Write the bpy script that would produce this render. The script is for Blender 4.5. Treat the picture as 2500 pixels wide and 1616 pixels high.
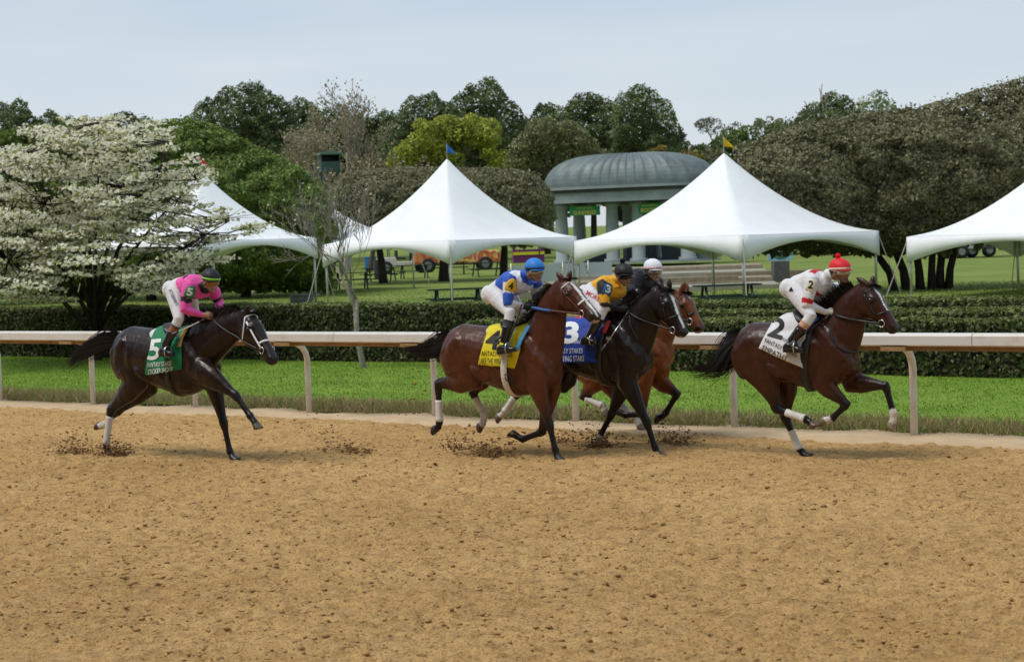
import bpy, bmesh, math, random
import numpy as np
from mathutils import Vector, Matrix
from mathutils.bvhtree import BVHTree
from mathutils import noise as mnoise
for o in list(bpy.data.objects): bpy.data.objects.remove(o)
S = bpy.context.scene
COL = S.collection
# ------------------------------------------------------------------ camera
FPX = 4500.0; PW, PH = 2500.0, 1616.0; CH = 2.35
ROLL = math.radians(1.9); PITCH = math.atan(208.0/FPX)
CAM = Vector((0, 0, CH))
_f = Vector((0, math.cos(PITCH), -math.sin(PITCH)))
_r0 = Vector((1, 0, 0)); _u0 = _r0.cross(_f)
_r = _r0*math.cos(ROLL) - _u0*math.sin(ROLL)
_u = _r.cross(_f)
cd = bpy.data.cameras.new('camera'); cam = bpy.data.objects.new('camera', cd); COL.objects.link(cam)
cam.matrix_world = Matrix(((_r.x,_u.x,-_f.x,0),(_r.y,_u.y,-_f.y,0),(_r.z,_u.z,-_f.z,CH),(0,0,0,1)))
cd.sensor_width = 36; cd.lens = FPX/PW*36; cd.clip_end = 3000; cd.clip_start = 0.1
cd.dof.use_dof = True; cd.dof.focus_distance = 18.5; cd.dof.aperture_fstop = 5.0
S.camera = cam
S.render.resolution_x = 1024; S.render.resolution_y = 661
def ray(px, py):
    d = _f*FPX + _r*(px-PW/2) - _u*(py-PH/2)
    return d.normalized()
def atd(px, py, d):                      # point on the pixel's ray at depth y = d
    r = ray(px, py); return CAM + r*(d/r.y)
def project(P):
    q = Vector(P)-CAM; z = q.dot(_f)
    return (PW/2+FPX*q.dot(_r)/z, PH/2-FPX*q.dot(_u)/z)
# ------------------------------------------------------------------ world, sun, exposure
SUN_EL, SUN_AZ = math.radians(60), math.radians(-110)     # azimuth from +Y towards +X
W = bpy.data.worlds.new('World'); S.world = W; W.use_nodes = True
nt = W.node_tree; nt.nodes.clear(); L = nt.links.new
out = nt.nodes.new('ShaderNodeOutputWorld'); bg = nt.nodes.new('ShaderNodeBackground')
sky = nt.nodes.new('ShaderNodeTexSky'); sky.sky_type = 'NISHITA'; sky.sun_disc = False
sky.sun_elevation = SUN_EL; sky.sun_rotation = SUN_AZ; sky.air_density = 1.0; sky.dust_density = 1.5
tc = nt.nodes.new('ShaderNodeTexCoord'); mp = nt.nodes.new('ShaderNodeMapping')
mp.inputs['Scale'].default_value = (1.0, 1.0, 6.0)
nz = nt.nodes.new('ShaderNodeTexNoise'); nz.inputs['Scale'].default_value = 1.7; nz.inputs['Detail'].default_value = 3
rp = nt.nodes.new('ShaderNodeValToRGB'); rp.color_ramp.elements[0].position = 0.36; rp.color_ramp.elements[1].position = 0.68
rp.color_ramp.elements[0].color = (0.72,0.72,0.72,1); rp.color_ramp.elements[1].color = (0.93,0.93,0.93,1)
mx = nt.nodes.new('ShaderNodeMix'); mx.data_type = 'RGBA'
L(tc.outputs['Generated'], mp.inputs['Vector']); L(mp.outputs['Vector'], nz.inputs['Vector'])
sx = nt.nodes.new('ShaderNodeSeparateXYZ'); L(tc.outputs['Generated'], sx.inputs[0])
er = nt.nodes.new('ShaderNodeMapRange'); er.interpolation_type = 'SMOOTHSTEP'; er.inputs[1].default_value = 0.02; er.inputs[2].default_value = 0.20; L(sx.outputs['Z'], er.inputs[0])
nz2 = nt.nodes.new('ShaderNodeTexNoise'); nz2.inputs['Scale'].default_value = 2.6; nz2.inputs['Detail'].default_value = 4; L(mp.outputs['Vector'], nz2.inputs['Vector'])
r2 = nt.nodes.new('ShaderNodeMapRange'); r2.inputs[1].default_value = 0.32; r2.inputs[2].default_value = 0.62; r2.inputs[3].default_value = 1.0; r2.inputs[4].default_value = 0.25; L(nz2.outputs['Fac'], r2.inputs[0])
ml = nt.nodes.new('ShaderNodeMath'); ml.operation = 'MULTIPLY'; L(er.outputs[0], ml.inputs[0]); L(r2.outputs[0], ml.inputs[1])
veil = nt.nodes.new('ShaderNodeMix'); veil.data_type = 'RGBA'; veil.inputs[6].default_value = (4.9, 5.35, 5.75, 1); veil.inputs[7].default_value = (2.9, 3.9, 5.0, 1); L(ml.outputs[0], veil.inputs[0]); L(veil.outputs[2], mx.inputs[7])
L(nz.outputs['Fac'], rp.inputs['Fac']); L(rp.outputs['Color'], mx.inputs[0])
L(sky.outputs['Color'], mx.inputs[6]); L(mx.outputs[2], bg.inputs['Color'])
bg.inputs['Strength'].default_value = 0.092
L(bg.outputs['Background'], out.inputs['Surface'])
sd = bpy.data.lights.new('sun', 'SUN'); sd.energy = 1.4; sd.angle = math.radians(22); sd.color = (1, 0.95, 0.87)
so = bpy.data.objects.new('sun', sd); COL.objects.link(so)
_sd = Vector((math.sin(SUN_AZ)*math.cos(SUN_EL), math.cos(SUN_AZ)*math.cos(SUN_EL), math.sin(SUN_EL)))
so.rotation_euler = _sd.to_track_quat('Z', 'Y').to_euler()
so.location = _sd*60
S.view_settings.view_transform = 'Standard'; S.view_settings.look = 'None'
S.view_settings.exposure = 0.64; S.view_settings.gamma = 1; S.view_settings.use_curve_mapping = False
# ------------------------------------------------------------------ helpers
RNG = np.random.default_rng(7); random.seed(7)
def tag(o, label=None, cat=None, group=None, kind=None):
    if label: o['label'] = label
    if cat: o['category'] = cat
    if group: o['group'] = group
    if kind: o['kind'] = kind
    return o
def empty(name, loc=(0,0,0), rz=0.0):
    o = bpy.data.objects.new(name, None); COL.objects.link(o); o.location = loc; o.rotation_euler = (0,0,rz)
    o.empty_display_size = 0.2; return o
def new_mesh(name, V, F):
    """V (n,3) array, F (m,k) int array or list of index lists"""
    me = bpy.data.meshes.new(name)
    if isinstance(F, np.ndarray) and F.ndim == 2:
        V = np.asarray(V, dtype=np.float32); m, k = F.shape
        me.vertices.add(len(V)); me.vertices.foreach_set('co', V.ravel())
        me.loops.add(m*k); me.loops.foreach_set('vertex_index', F.astype(np.int32).ravel())
        me.polygons.add(m); me.polygons.foreach_set('loop_start', np.arange(0, m*k, k, dtype=np.int32))
        me.update(calc_edges=True); me.validate()
    else:
        me.from_pydata([tuple(v) for v in V], [], [tuple(f) for f in F]); me.update()
    return me
def link(name, me, mat=None, parent=None, smooth=False):
    o = bpy.data.objects.new(name, me); COL.objects.link(o)
    if mat is not None and len(me.materials) == 0: me.materials.append(mat)
    if parent is not None: o.parent = parent
    if smooth: me.polygons.foreach_set('use_smooth', [True]*len(me.polygons))
    return o
def set_col(me, cols, name='Col'):
    a = me.color_attributes.new(name, 'FLOAT_COLOR', 'POINT')
    c = np.ones((len(me.vertices), 4), dtype=np.float32); c[:, :3] = cols
    a.data.foreach_set('color', c.ravel())
class MB:
    def __init__(s): s.v = []; s.f = []
    def add(s, V, F):
        b = len(s.v); s.v += [tuple(x) for x in V]; s.f += [tuple(i+b for i in f) for f in F]; return s
    def box(s, c, d, rz=0.0, ax=None):
        cx, cy, cz = c; hx, hy, hz = d[0]/2, d[1]/2, d[2]/2; ca, sa = math.cos(rz), math.sin(rz); V = []
        for z in (-hz, hz):
            for x, y in ((-hx,-hy),(hx,-hy),(hx,hy),(-hx,hy)):
                V.append((cx+x*ca-y*sa, cy+x*sa+y*ca, cz+z))
        return s.add(V, [(3,2,1,0),(4,5,6,7),(0,1,5,4),(1,2,6,5),(2,3,7,6),(3,0,4,7)])
    def tube(s, P, R, n=8, caps=True):
        V, F = tube_np(P, R, n, caps); return s.add(V, F)
    def build(s, name, mat, parent=None, smooth=False, bevel=0):
        me = new_mesh(name, s.v, s.f); o = link(name, me, mat, parent, smooth)
        if bevel:
            m = o.modifiers.new('bevel', 'BEVEL'); m.width = bevel; m.segments = 2; m.limit_method = 'ANGLE'
        return o
def frames(P):
    P = [Vector(p) for p in P]; n = len(P); T = []
    for i in range(n):
        a = P[max(i-1,0)]; b = P[min(i+1,n-1)]; t = (b-a)
        T.append(t.normalized() if t.length > 1e-9 else Vector((0,0,1)))
    ref = Vector((0,0,1)) if abs(T[0].z) < 0.9 else Vector((1,0,0))
    U = []; u = (ref - T[0]*ref.dot(T[0])).normalized()
    for t in T:
        u = u - t*u.dot(t)
        u = u.normalized() if u.length > 1e-6 else t.orthogonal().normalized()
        U.append(u.copy())
    return P, T, U
def tube_np(P, R, n=8, caps=True):
    P, T, U = frames(P)
    if not hasattr(R, '__len__'): R = [R]*len(P)
    V = []; F = []
    for p, t, u, r in zip(P, T, U, R):
        w = t.cross(u)
        for k in range(n):
            a = 2*math.pi*k/n; V.append(p + (u*math.cos(a) + w*math.sin(a))*r)
    for i in range(len(P)-1):
        for k in range(n):
            F.append((i*n+k, i*n+(k+1)%n, (i+1)*n+(k+1)%n, (i+1)*n+k))
    if caps:
        F.append(tuple(range(n-1,-1,-1))); F.append(tuple((len(P)-1)*n+k for k in range(n)))
    return V, F
# ------------------------------------------------------------------ materials
def mat(name, col, rough=0.6, spec=0.4, metal=0.0, noise=None, bump=None, attr=None, transl=0.0, coat=0.0, sheen=0.0, emit=None):
    """noise=(scale, amount) colour variation; bump=(scale, strength, dist); attr = colour attribute multiplied in"""
    m = bpy.data.materials.new(name); m.use_nodes = True; t = m.node_tree; b = t.nodes['Principled BSDF']; l = t.links.new
    b.inputs['Roughness'].default_value = rough; b.inputs['Specular IOR Level'].default_value = spec
    b.inputs['Metallic'].default_value = metal
    if coat: b.inputs['Coat Weight'].default_value = coat; b.inputs['Coat Roughness'].default_value = 0.25
    if sheen: b.inputs['Sheen Weight'].default_value = sheen
    src = None
    if attr:
        a = t.nodes.new('ShaderNodeAttribute'); a.attribute_name = attr; src = a.outputs['Color']
    else:
        c = t.nodes.new('ShaderNodeRGB'); c.outputs[0].default_value = (*col, 1); src = c.outputs[0]
    tcn = t.nodes.new('ShaderNodeTexCoord')
    if noise:
        n = t.nodes.new('ShaderNodeTexNoise'); n.inputs['Scale'].default_value = noise[0]; n.inputs['Detail'].default_value = 6; n.inputs['Roughness'].default_value = 0.65
        l(tcn.outputs['Object'], n.inputs['Vector'])
        mr = t.nodes.new('ShaderNodeMapRange'); mr.inputs[1].default_value = 0.3; mr.inputs[2].default_value = 0.7
        mr.inputs[3].default_value = 1-noise[1]; mr.inputs[4].default_value = 1+noise[1]*0.6
        l(n.outputs['Fac'], mr.inputs[0])
        mm = t.nodes.new('ShaderNodeVectorMath'); mm.operation = 'SCALE'; l(src, mm.inputs[0]); l(mr.outputs[0], mm.inputs['Scale']); src = mm.outputs[0]
    l(src, b.inputs['Base Color'])
    if bump:
        n2 = t.nodes.new('ShaderNodeTexNoise'); n2.inputs['Scale'].default_value = bump[0]; n2.inputs['Detail'].default_value = 5
        l(tcn.outputs['Object'], n2.inputs['Vector'])
        bp = t.nodes.new('ShaderNodeBump'); bp.inputs['Strength'].default_value = bump[1]; bp.inputs['Distance'].default_value = bump[2]
        l(n2.outputs['Fac'], bp.inputs['Height']); l(bp.outputs['Normal'], b.inputs['Normal'])
    if transl:
        tr = t.nodes.new('ShaderNodeBsdfTranslucent'); ms = t.nodes.new('ShaderNodeMixShader'); ms.inputs[0].default_value = transl
        l(src, tr.inputs['Color']); l(b.outputs[0], ms.inputs[1]); l(tr.outputs[0], ms.inputs[2])
        l(ms.outputs[0], t.nodes['Material Output'].inputs['Surface'])
    if emit:
        b.inputs['Emission Color'].default_value = (*emit[0], 1); b.inputs['Emission Strength'].default_value = emit[1]
    return m
M = {}
M['leaf'] = mat('leaf', (0,0,0), 0.55, 0.3, attr='Col', transl=0.25)
M['bark'] = mat('bark', (0.10,0.08,0.06), 0.9, 0.2, noise=(9,0.5), bump=(22,0.6,0.03))
M['bark_dark'] = mat('bark_dark', (0.045,0.036,0.028), 0.9, 0.2, noise=(8,0.5), bump=(20,0.6,0.03))
M['bark_pale'] = mat('bark_pale', (0.34,0.29,0.24), 0.9, 0.2, noise=(7,0.45), bump=(20,0.5,0.02))
# ------------------------------------------------------------------ the lie of the land
UU = Vector((0.8, -0.6, 0)); NN = Vector((0.6, 0.8, 0)); RC = 19.6     # running direction; across, towards the infield
def ut(u, t, z=0.0): return UU*u + NN*(RC+t) + Vector((0,0,z))
def to_t(P): return P.x*0.6 + P.y*0.8 - RC
def to_u(P): return P.x*0.8 - P.y*0.6
_ht = np.array([-60, 14, 20, 28, 45, 70, 100, 140, 200, 300, 500, 900]); _hz = np.array([0, 0, .12, .36, .6, .85, 1.1, 1.8, 3.2, 5, 8, 12])
def H(t): return float(np.interp(t, _ht, _hz))
def on_ground(px, py):                       # pixel -> ground point (walks the ray down to the terrain)
    r = ray(px, py); lo = 5.0
    for k in range(4000):
        P = CAM + r*(lo/r.y)
        if P.z <= H(to_t(P)): return P
        lo += 0.05 if lo < 60 else 0.2
    return P
def gz(P): return Vector((P.x, P.y, H(to_t(P))))
def fbm(x, y, seed, octs, base):             # cheap value noise on arrays
    out = np.zeros_like(x); amp = 1.0; rg = np.random.default_rng(seed); f = base
    for o in range(octs):
        G = rg.random((256, 256)); a = rg.random()*6.28
        xx = (x*math.cos(a)-y*math.sin(a))*f + rg.random()*99; yy = (x*math.sin(a)+y*math.cos(a))*f + rg.random()*99
        xi = np.floor(xx).astype(int); yi = np.floor(yy).astype(int); fx = xx-xi; fy = yy-yi
        fx = fx*fx*(3-2*fx); fy = fy*fy*(3-2*fy); xi &= 255; yi &= 255; x1 = (xi+1)&255; y1 = (yi+1)&255
        v = (G[xi,yi]*(1-fx)+G[x1,yi]*fx)*(1-fy) + (G[xi,y1]*(1-fx)+G[x1,y1]*fx)*fy
        out += (v-0.5)*amp; amp *= 0.55; f *= 2.1
    return out
def grid_mesh(us, ts, zfun):
    U_, T_ = np.meshgrid(us, ts); X = U_*0.8 + (T_+RC)*0.6; Y = -U_*0.6 + (T_+RC)*0.8
    Z = zfun(U_, T_, X, Y); V = np.stack([X.ravel(), Y.ravel(), Z.ravel()], 1); n = len(us); m = len(ts)
    i = np.arange(m-1)[:,None]*n + np.arange(n-1)[None,:]; i = i.ravel()
    return V, np.stack([i, i+1, i+n+1, i+n], 1)
# base ground sheet reaching the horizon
M['soil'] = mat('soil', (0.20,0.15,0.08), 0.95, 0.1, noise=(0.4,0.3))
us = np.concatenate([np.linspace(-1500,-120,12), np.linspace(-100,100,41), np.linspace(120,1500,12)])
ts = np.concatenate([np.linspace(-900,-60,10), np.linspace(-50,60,45), np.linspace(70,300,24), np.linspace(330,1600,14)])
V, F = grid_mesh(us, ts, lambda U_,T_,X,Y: np.interp(T_, _ht, _hz)-0.07)
tag(link('ground', new_mesh('ground', V, F), M['soil'], smooth=True), 'bare earth lying under the track and lawns', 'ground', kind='structure')
# dirt track -------------------------------------------------------------------
def dirt_mat():
    m = bpy.data.materials.new('dirt'); m.use_nodes = True; t = m.node_tree; l = t.links.new; b = t.nodes['Principled BSDF']
    b.inputs['Roughness'].default_value = 0.95; b.inputs['Specular IOR Level'].default_value = 0.12
    c = t.nodes.new('ShaderNodeTexCoord')
    def nz(s, d=5, r=0.6):
        n = t.nodes.new('ShaderNodeTexNoise'); n.inputs['Scale'].default_value = s; n.inputs['Detail'].default_value = d; n.inputs['Roughness'].default_value = r
        l(c.outputs['Object'], n.inputs['Vector']); return n
    n1 = nz(0.35, 4); n2 = nz(7, 6, 0.75); n3 = nz(46, 5, 0.8)
    r1 = t.nodes.new('ShaderNodeValToRGB'); e = r1.color_ramp.elements
    e[0].position = .30; e[0].color = (0.53,0.322,0.128,1); e[1].position = .72; e[1].color = (0.68,0.440,0.190,1)
    r2 = t.nodes.new('ShaderNodeValToRGB'); e = r2.color_ramp.elements
    e[0].position = .33; e[0].color = (0.48,0.44,0.39,1); e[1].position = .56; e[1].color = (1.08,1.07,1.05,1)
    r3 = t.nodes.new('ShaderNodeValToRGB'); e = r3.color_ramp.elements
    e[0].position = .38; e[0].color = (0.46,0.41,0.37,1); e[1].position = .52; e[1].color = (1.08,1.08,1.08,1)  # r2 and r3 put the shade of the pits into the colour
    l(n1.outputs[0], r1.inputs[0]); l(n2.outputs[0], r2.inputs[0]); l(n3.outputs[0], r3.inputs[0])
    a = t.nodes.new('ShaderNodeMix'); a.data_type = 'RGBA'; a.blend_type = 'MULTIPLY'; a.inputs[0].default_value = 0.7
    l(r1.outputs[0], a.inputs[6]); l(r2.outputs[0], a.inputs[7])
    a2 = t.nodes.new('ShaderNodeMix'); a2.data_type = 'RGBA'; a2.blend_type = 'MULTIPLY'; a2.inputs[0].default_value = 0.8
    l(a.outputs[2], a2.inputs[6]); l(r3.outputs[0], a2.inputs[7]); l(a2.outputs[2], b.inputs['Base Color'])
    bp = t.nodes.new('ShaderNodeBump'); bp.inputs['Strength'].default_value = 0.9; bp.inputs['Distance'].default_value = 0.02
    l(n3.outputs[0], bp.inputs['Height'])
    bp2 = t.nodes.new('ShaderNodeBump'); bp2.inputs['Strength'].default_value = 0.5; bp2.inputs['Distance'].default_value = 0.05
    l(n2.outputs[0], bp2.inputs['Height']); l(bp.outputs[0], bp2.inputs['Normal']); l(bp2.outputs[0], b.inputs['Normal'])
    return m
M['dirt'] = dirt_mat()
TE = -0.62                                   # edge between the harrowed dirt and the pale rail-side strip
def zdirt(X, Y, amp=1.0):
    a = fbm(X, Y, 3, 3, 0.5)*0.035 + np.maximum(fbm(X, Y, 4, 3, 5.0), -0.05)*0.034*amp
    f = fbm(X, Y, 5, 3, 16.0); a += np.sign(f)*np.abs(f)**1.3*0.050*amp
    tt = X*0.6+Y*0.8; a += 0.008*np.sin(tt*39+fbm(X,Y,6,2,0.6)*9)*(0.5+fbm(X,Y,8,2,0.35)*1.2)*amp
    return a
def ztrack(U_, T_, X, Y):
    e = np.clip((TE-T_)/0.3, 0, 1); return zdirt(X, Y)*np.where(T_ < TE-0.01, 1, 0.4) - 0.0
V1 = []; F1 = []; base = 0
for (t0, t1, du, u0, u1) in ((-14,-8.0,0.029,-15.5,-1.8), (-8.0,-4.4,0.036,-21,-3.0), (-4.4,TE,0.048,-29.0,-5.5)):
    V, F = grid_mesh(np.arange(u0,u1,du), np.concatenate([np.arange(t0, t1, du), [t1]]), ztrack)
    V1.append(V); F1.append(F+base); base += len(V)
V = np.concatenate(V1); F = np.concatenate(F1)
V, F = V, F
tr = link('dirt_track', new_mesh('dirt_track', V, F), M['dirt'], smooth=True)
tag(tr, 'harrowed tan dirt of the racetrack in the foreground', 'racetrack', kind='structure')
# the track beyond the finely worked area
V, F = grid_mesh(np.linspace(-300,300,61), np.array([-30,-20,-12.6,-8,-4.4,TE]), lambda U_,T_,X,Y: X*0-0.045)
tag(link('dirt_track', new_mesh('dirt_track_far', V, F), M['dirt']), 'flat tan dirt stretching on past both sides of the view', 'racetrack', kind='structure')
# loose clods on the track: uncountable
def clods(n, ufun, name, smin, smax, seed):
    rg = np.random.default_rng(seed); P = ufun(rg, n)
    oct_ = np.array([(1,0,0),(0,1,0),(-1,0,0),(0,-1,0),(0,0,1),(0,0,-1)], float)
    fo = np.array([(0,1,4),(1,2,4),(2,3,4),(3,0,4),(1,0,5),(2,1,5),(3,2,5),(0,3,5)])
    s = (smin*(smax/smin)**(rg.random(n)**2.2))[:,None,None]
    V = oct_[None]*(0.7+0.6*rg.random((n,6,1)))*s*np.stack([0.8+rg.random(n)*.9, 0.8+rg.random(n)*.9, 0.5+rg.random(n)*.5],1)[:,None,:]
    a = rg.random(n)*6.28; ca, sa = np.cos(a)[:,None], np.sin(a)[:,None]
    V = np.stack([V[:,:,0]*ca-V[:,:,1]*sa, V[:,:,0]*sa+V[:,:,1]*ca, V[:,:,2]], 2) + P[:,None,:]
    F = (fo[None]+np.arange(n)[:,None,None]*6).reshape(-1,3)
    return new_mesh(name, V.reshape(-1,3), F)
def track_pts(rg, n):
    t = TE-0.1-(rg.random(n)**0.8)*11.6; w = 4.2+(12-(-t))*0.55; u = -8.2-(12.6+t)*0.55 + (rg.random(n)-0.5)*2*w
    u = np.where(t > -4, -15.2+(rg.random(n)-.5)*19, u)
    X = u*0.8+(t+RC)*0.6; Y = -u*0.6+(t+RC)*0.8; return np.stack([X, Y, zdirt(X,Y)+0.002], 1)
M['clod'] = mat('clod', (0.44,0.265,0.11), 0.95, 0.1, noise=(3,0.35))
tag(link('dirt_clods', clods(21000, track_pts, 'dirt_clods', 0.004, 0.022, 5), M['clod']), 'loose crumbs and clods of tan dirt scattered over the track', 'dirt', kind='stuff')
# pale packed strip under the rail
M['pale'] = mat('pale_sand', (0.56,0.41,0.25), 0.95, 0.1, noise=(2.5,0.16), bump=(30,0.5,0.02))
V, F = grid_mesh(np.concatenate([np.linspace(-200,-40,20),np.arange(-39,0,0.10),np.linspace(1,200,20)]), np.array([TE-0.10,TE-0.02,TE+0.12,-0.2,0.0,0.12,0.22]),
    lambda U_,T_,X,Y: np.where(T_<TE-.05, -0.04, 0.028) + fbm(X,Y,21,3,1.4)*0.05)
tag(link('sand_strip', new_mesh('sand_strip', V, F), M['pale'], smooth=True), 'pale packed sand strip under the rail', 'sand', kind='structure')
# lawns ------------------------------------------------------------------------
def lawn_mat(name, ca, cb, sc):
    m = bpy.data.materials.new(name); m.use_nodes = True; t = m.node_tree; l = t.links.new; b = t.nodes['Principled BSDF']
    b.inputs['Roughness'].default_value = 0.9; b.inputs['Specular IOR Level'].default_value = 0.15
    c = t.nodes.new('ShaderNodeTexCoord'); n = t.nodes.new('ShaderNodeTexNoise'); n.inputs['Scale'].default_value = sc; n.inputs['Detail'].default_value = 8; n.inputs['Roughness'].default_value = 0.7
    l(c.outputs['Object'], n.inputs['Vector']); r = t.nodes.new('ShaderNodeValToRGB'); e = r.color_ramp.elements
    e[0].position = .33; e[0].color = (*ca,1); e[1].position = .66; e[1].color = (*cb,1); l(n.outputs[0], r.inputs[0]); l(r.outputs[0], b.inputs['Base Color'])
    bp = t.nodes.new('ShaderNodeBump'); bp.inputs['Strength'].default_value = 0.6; bp.inputs['Distance'].default_value = 0.05
    n2 = t.nodes.new('ShaderNodeTexNoise'); n2.inputs['Scale'].default_value = 40; l(c.outputs['Object'], n2.inputs['Vector'])
    l(n2.outputs[0], bp.inputs['Height']); l(bp.outputs[0], b.inputs['Normal']); return m
M['lawn'] = lawn_mat('lawn', (0.140,0.235,0.022), (0.205,0.315,0.040), 0.8)
M['lawn_far'] = lawn_mat('lawn_far', (0.135,0.200,0.034), (0.235,0.280,0.068), 0.25)
V, F = grid_mesh(np.concatenate([np.linspace(-300,-50,20),np.linspace(-48,20,90),np.linspace(25,300,20)]), np.linspace(0.18,9.6,30), lambda U_,T_,X,Y: fbm(X,Y,31,3,0.4)*0.05+0.035)
tag(link('lawn', new_mesh('lawn', V, F), M['lawn'], smooth=True), 'bright mown green lawn strip between the rail and the hedges', 'lawn', kind='structure')
V, F = grid_mesh(np.concatenate([np.linspace(-1400,-150,16),np.linspace(-140,100,80),np.linspace(110,1400,14)]), np.concatenate([np.linspace(9.6,100,70),np.linspace(104,500,40),np.linspace(530,1500,10)]), lambda U_,T_,X,Y: np.interp(T_,_ht,_hz)+fbm(X,Y,32,3,0.12)*0.12+0.02)
tag(link('lawn', new_mesh('lawn_far', V, F), M['lawn_far'], smooth=True), 'mown picnic lawn rising behind the hedges under the tents', 'lawn', kind='structure')
def blades(n, uf, hmin, hmax, w, cols, seed, lean=0.5):
    rg = np.random.default_rng(seed); P = uf(rg, n); h = hmin+(hmax-hmin)*rg.random(n)**1.5; a = rg.random(n)*6.28; l_ = rg.normal(0,lean,(n,2))*h[:,None]
    d = np.stack([np.cos(a)*w, np.sin(a)*w, a*0], 1)*(0.6+0.8*rg.random(n))[:,None]
    tip = P + np.stack([l_[:,0], l_[:,1], h], 1); V = np.stack([P-d, P+d, tip], 1).reshape(-1,3)
    F = np.arange(n*3).reshape(-1,3); me = new_mesh('blades', V, F)
    c = np.array(cols); w_ = rg.random((n,1)); k = rg.integers(0, len(c), n); cc = c[k]*(0.82+0.36*w_)
    set_col(me, np.repeat(cc, 3, 0)); return me
def strip_pts(t0, t1, u0, u1, zf, clump=0, pw=1.0):
    def f(rg, n):
        u = u0+(u1-u0)*rg.random(n); t = t0+(t1-t0)*rg.random(n)**pw
        if clump:
            m = fbm(u, t*0.6, 77, 2, clump)
            k = m > -0.12+0.05*rg.random(n); u = np.where(k, u, u+0.35*rg.normal(size=n))
        X = u*0.8+(t+RC)*0.6; Y = -u*0.6+(t+RC)*0.8; return np.stack([X, Y, zf(t,X,Y)], 1)
    return f
zl = lambda t,X,Y: fbm(X,Y,31,3,0.4)*0.05+0.03
tag(link('grass', blades(135000, strip_pts(0.5,9.3,-42,4,zl), 0.015, 0.045, 0.010, [(0.185,0.310,0.030),(0.20,0.325,0.036),(0.225,0.325,0.050),(0.165,0.280,0.028)], 41), M['leaf']), 'short green blades of the mown lawn strip', 'grass', kind='stuff')
tag(link('grass_fringe', blades(64000, strip_pts(0.06,1.15,-42,3,lambda t,X,Y: 0.03+0*t, 1.3, 0.8), 0.05, 0.19, 0.009, [(0.40,0.29,0.15),(0.33,0.24,0.11),(0.45,0.33,0.18),(0.24,0.25,0.07),(0.20,0.26,0.05)], 42, 0.6), M['leaf']), 'long dry brown grass fringe along the sand strip', 'grass', kind='stuff')
tag(link('grass', blades(50000, strip_pts(17.5,42,-75,0,lambda t,X,Y: np.interp(t,_ht,_hz)+fbm(X,Y,32,3,0.12)*0.12+0.02), 0.02, 0.09, 0.02, [(0.19,0.28,0.04),(0.25,0.32,0.06),(0.29,0.33,0.10)], 43), M['leaf']), 'short grass of the picnic lawn around the tents', 'grass', kind='stuff')
# ------------------------------------------------------------------ running rail
def paint_dusty(name, c, dust, k):
    m = mat(name, c, 0.45, 0.4); t = m.node_tree; l = t.links.new; b = t.nodes['Principled BSDF']; cc = t.nodes.new('ShaderNodeTexCoord')
    n = t.nodes.new('ShaderNodeTexNoise'); n.inputs['Scale'].default_value = 3.0; n.inputs['Detail'].default_value = 8; n.inputs['Roughness'].default_value = 0.75
    l(cc.outputs['Object'], n.inputs['Vector']); r = t.nodes.new('ShaderNodeValToRGB'); e = r.color_ramp.elements
    e[0].position = k; e[0].color = (*c,1); e[1].position = k+0.25; e[1].color = (*dust,1); l(n.outputs[0], r.inputs[0]); l(r.outputs[0], b.inputs['Base Color']); return m
M['rail'] = paint_dusty('rail_white', (0.72,0.69,0.64), (0.56,0.47,0.36), 0.50)
M['post'] = paint_dusty('post_white', (0.74,0.70,0.64), (0.55,0.42,0.29), 0.44)
M['railwood'] = mat('rail_underside', (0.36,0.22,0.09), 0.7, 0.3, noise=(4,0.35))
RT, RZ = -0.42, 1.225
rail = empty('running_rail', ut(-16, 0, 0)); rail.rotation_euler = (0,0,math.atan2(-0.6,0.8))
tag(rail, 'white racetrack rail on curved gooseneck posts beside the dirt', 'rail')
prof = []      # rounded beam profile (t, z) relative to its top centre
for a, b_ in ((-0.085,-0.03),(-0.07,-0.008),(-0.03,0.0),(0.05,0.0),(0.095,-0.02),(0.105,-0.06),(0.10,-0.13),(0.04,-0.145),(-0.05,-0.145),(-0.085,-0.13)): prof.append((a,b_))
def beam(name, prof, length, m, z0, t0, x0=0):
    V = []; n = len(prof); xs = (-length/2, length/2)
    for x in xs:
        for a, b_ in prof: V.append((x+x0, t0+a, z0+b_))
    F = [(k, (k+1)%n, n+(k+1)%n, n+k) for k in range(n)] + [tuple(range(n-1,-1,-1)), tuple(range(n,2*n))]
    return link(name, new_mesh(name, V, F), m, rail)
for i in range(16):
    o = beam('rail_beam', prof, 4.69, M['rail'], RZ, RT, -32+i*4.70)
beam('rail_lip', [(-0.02,-0.147),(0.12,-0.147),(0.12,-0.205),(-0.02,-0.20)], 75, M['railwood'], RZ, RT, 3)
# gooseneck post (one mesh shared)
pp = [(0,0.02,-0.2),(0,0.02,0.55),(0,0.02,0.80),(0,-0.01,0.90),(0,-0.08,0.985),(0,-0.18,1.04),(0,-0.30,1.062),(0,-0.40,1.068)]
V, F = tube_np(pp, 0.044, 12); pme = new_mesh('post', V, F)
brk = MB(); brk.box((0,-0.42,1.05), (0.30,0.16,0.05)); 
pxs = [208, 461, 733, 1046, 1394, 1783, 2209]; pus = []
for x in pxs:
    P = on_ground(x+0, 985+0.0391*x); pus.append(to_u(ut(0,0)) if False else to_u(P))
du = np.polyfit(range(7), pus, 1); print('post spacing', du, pus)
bme = new_mesh('bracket', brk.v, brk.f)
for k in range(-4, 11):
    p = link('post', pme, M['post'], rail, True); p.location = (du[1]+du[0]*k+16, 0, 0)
    b = link('bracket', bme, M['railwood'], p)

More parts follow.
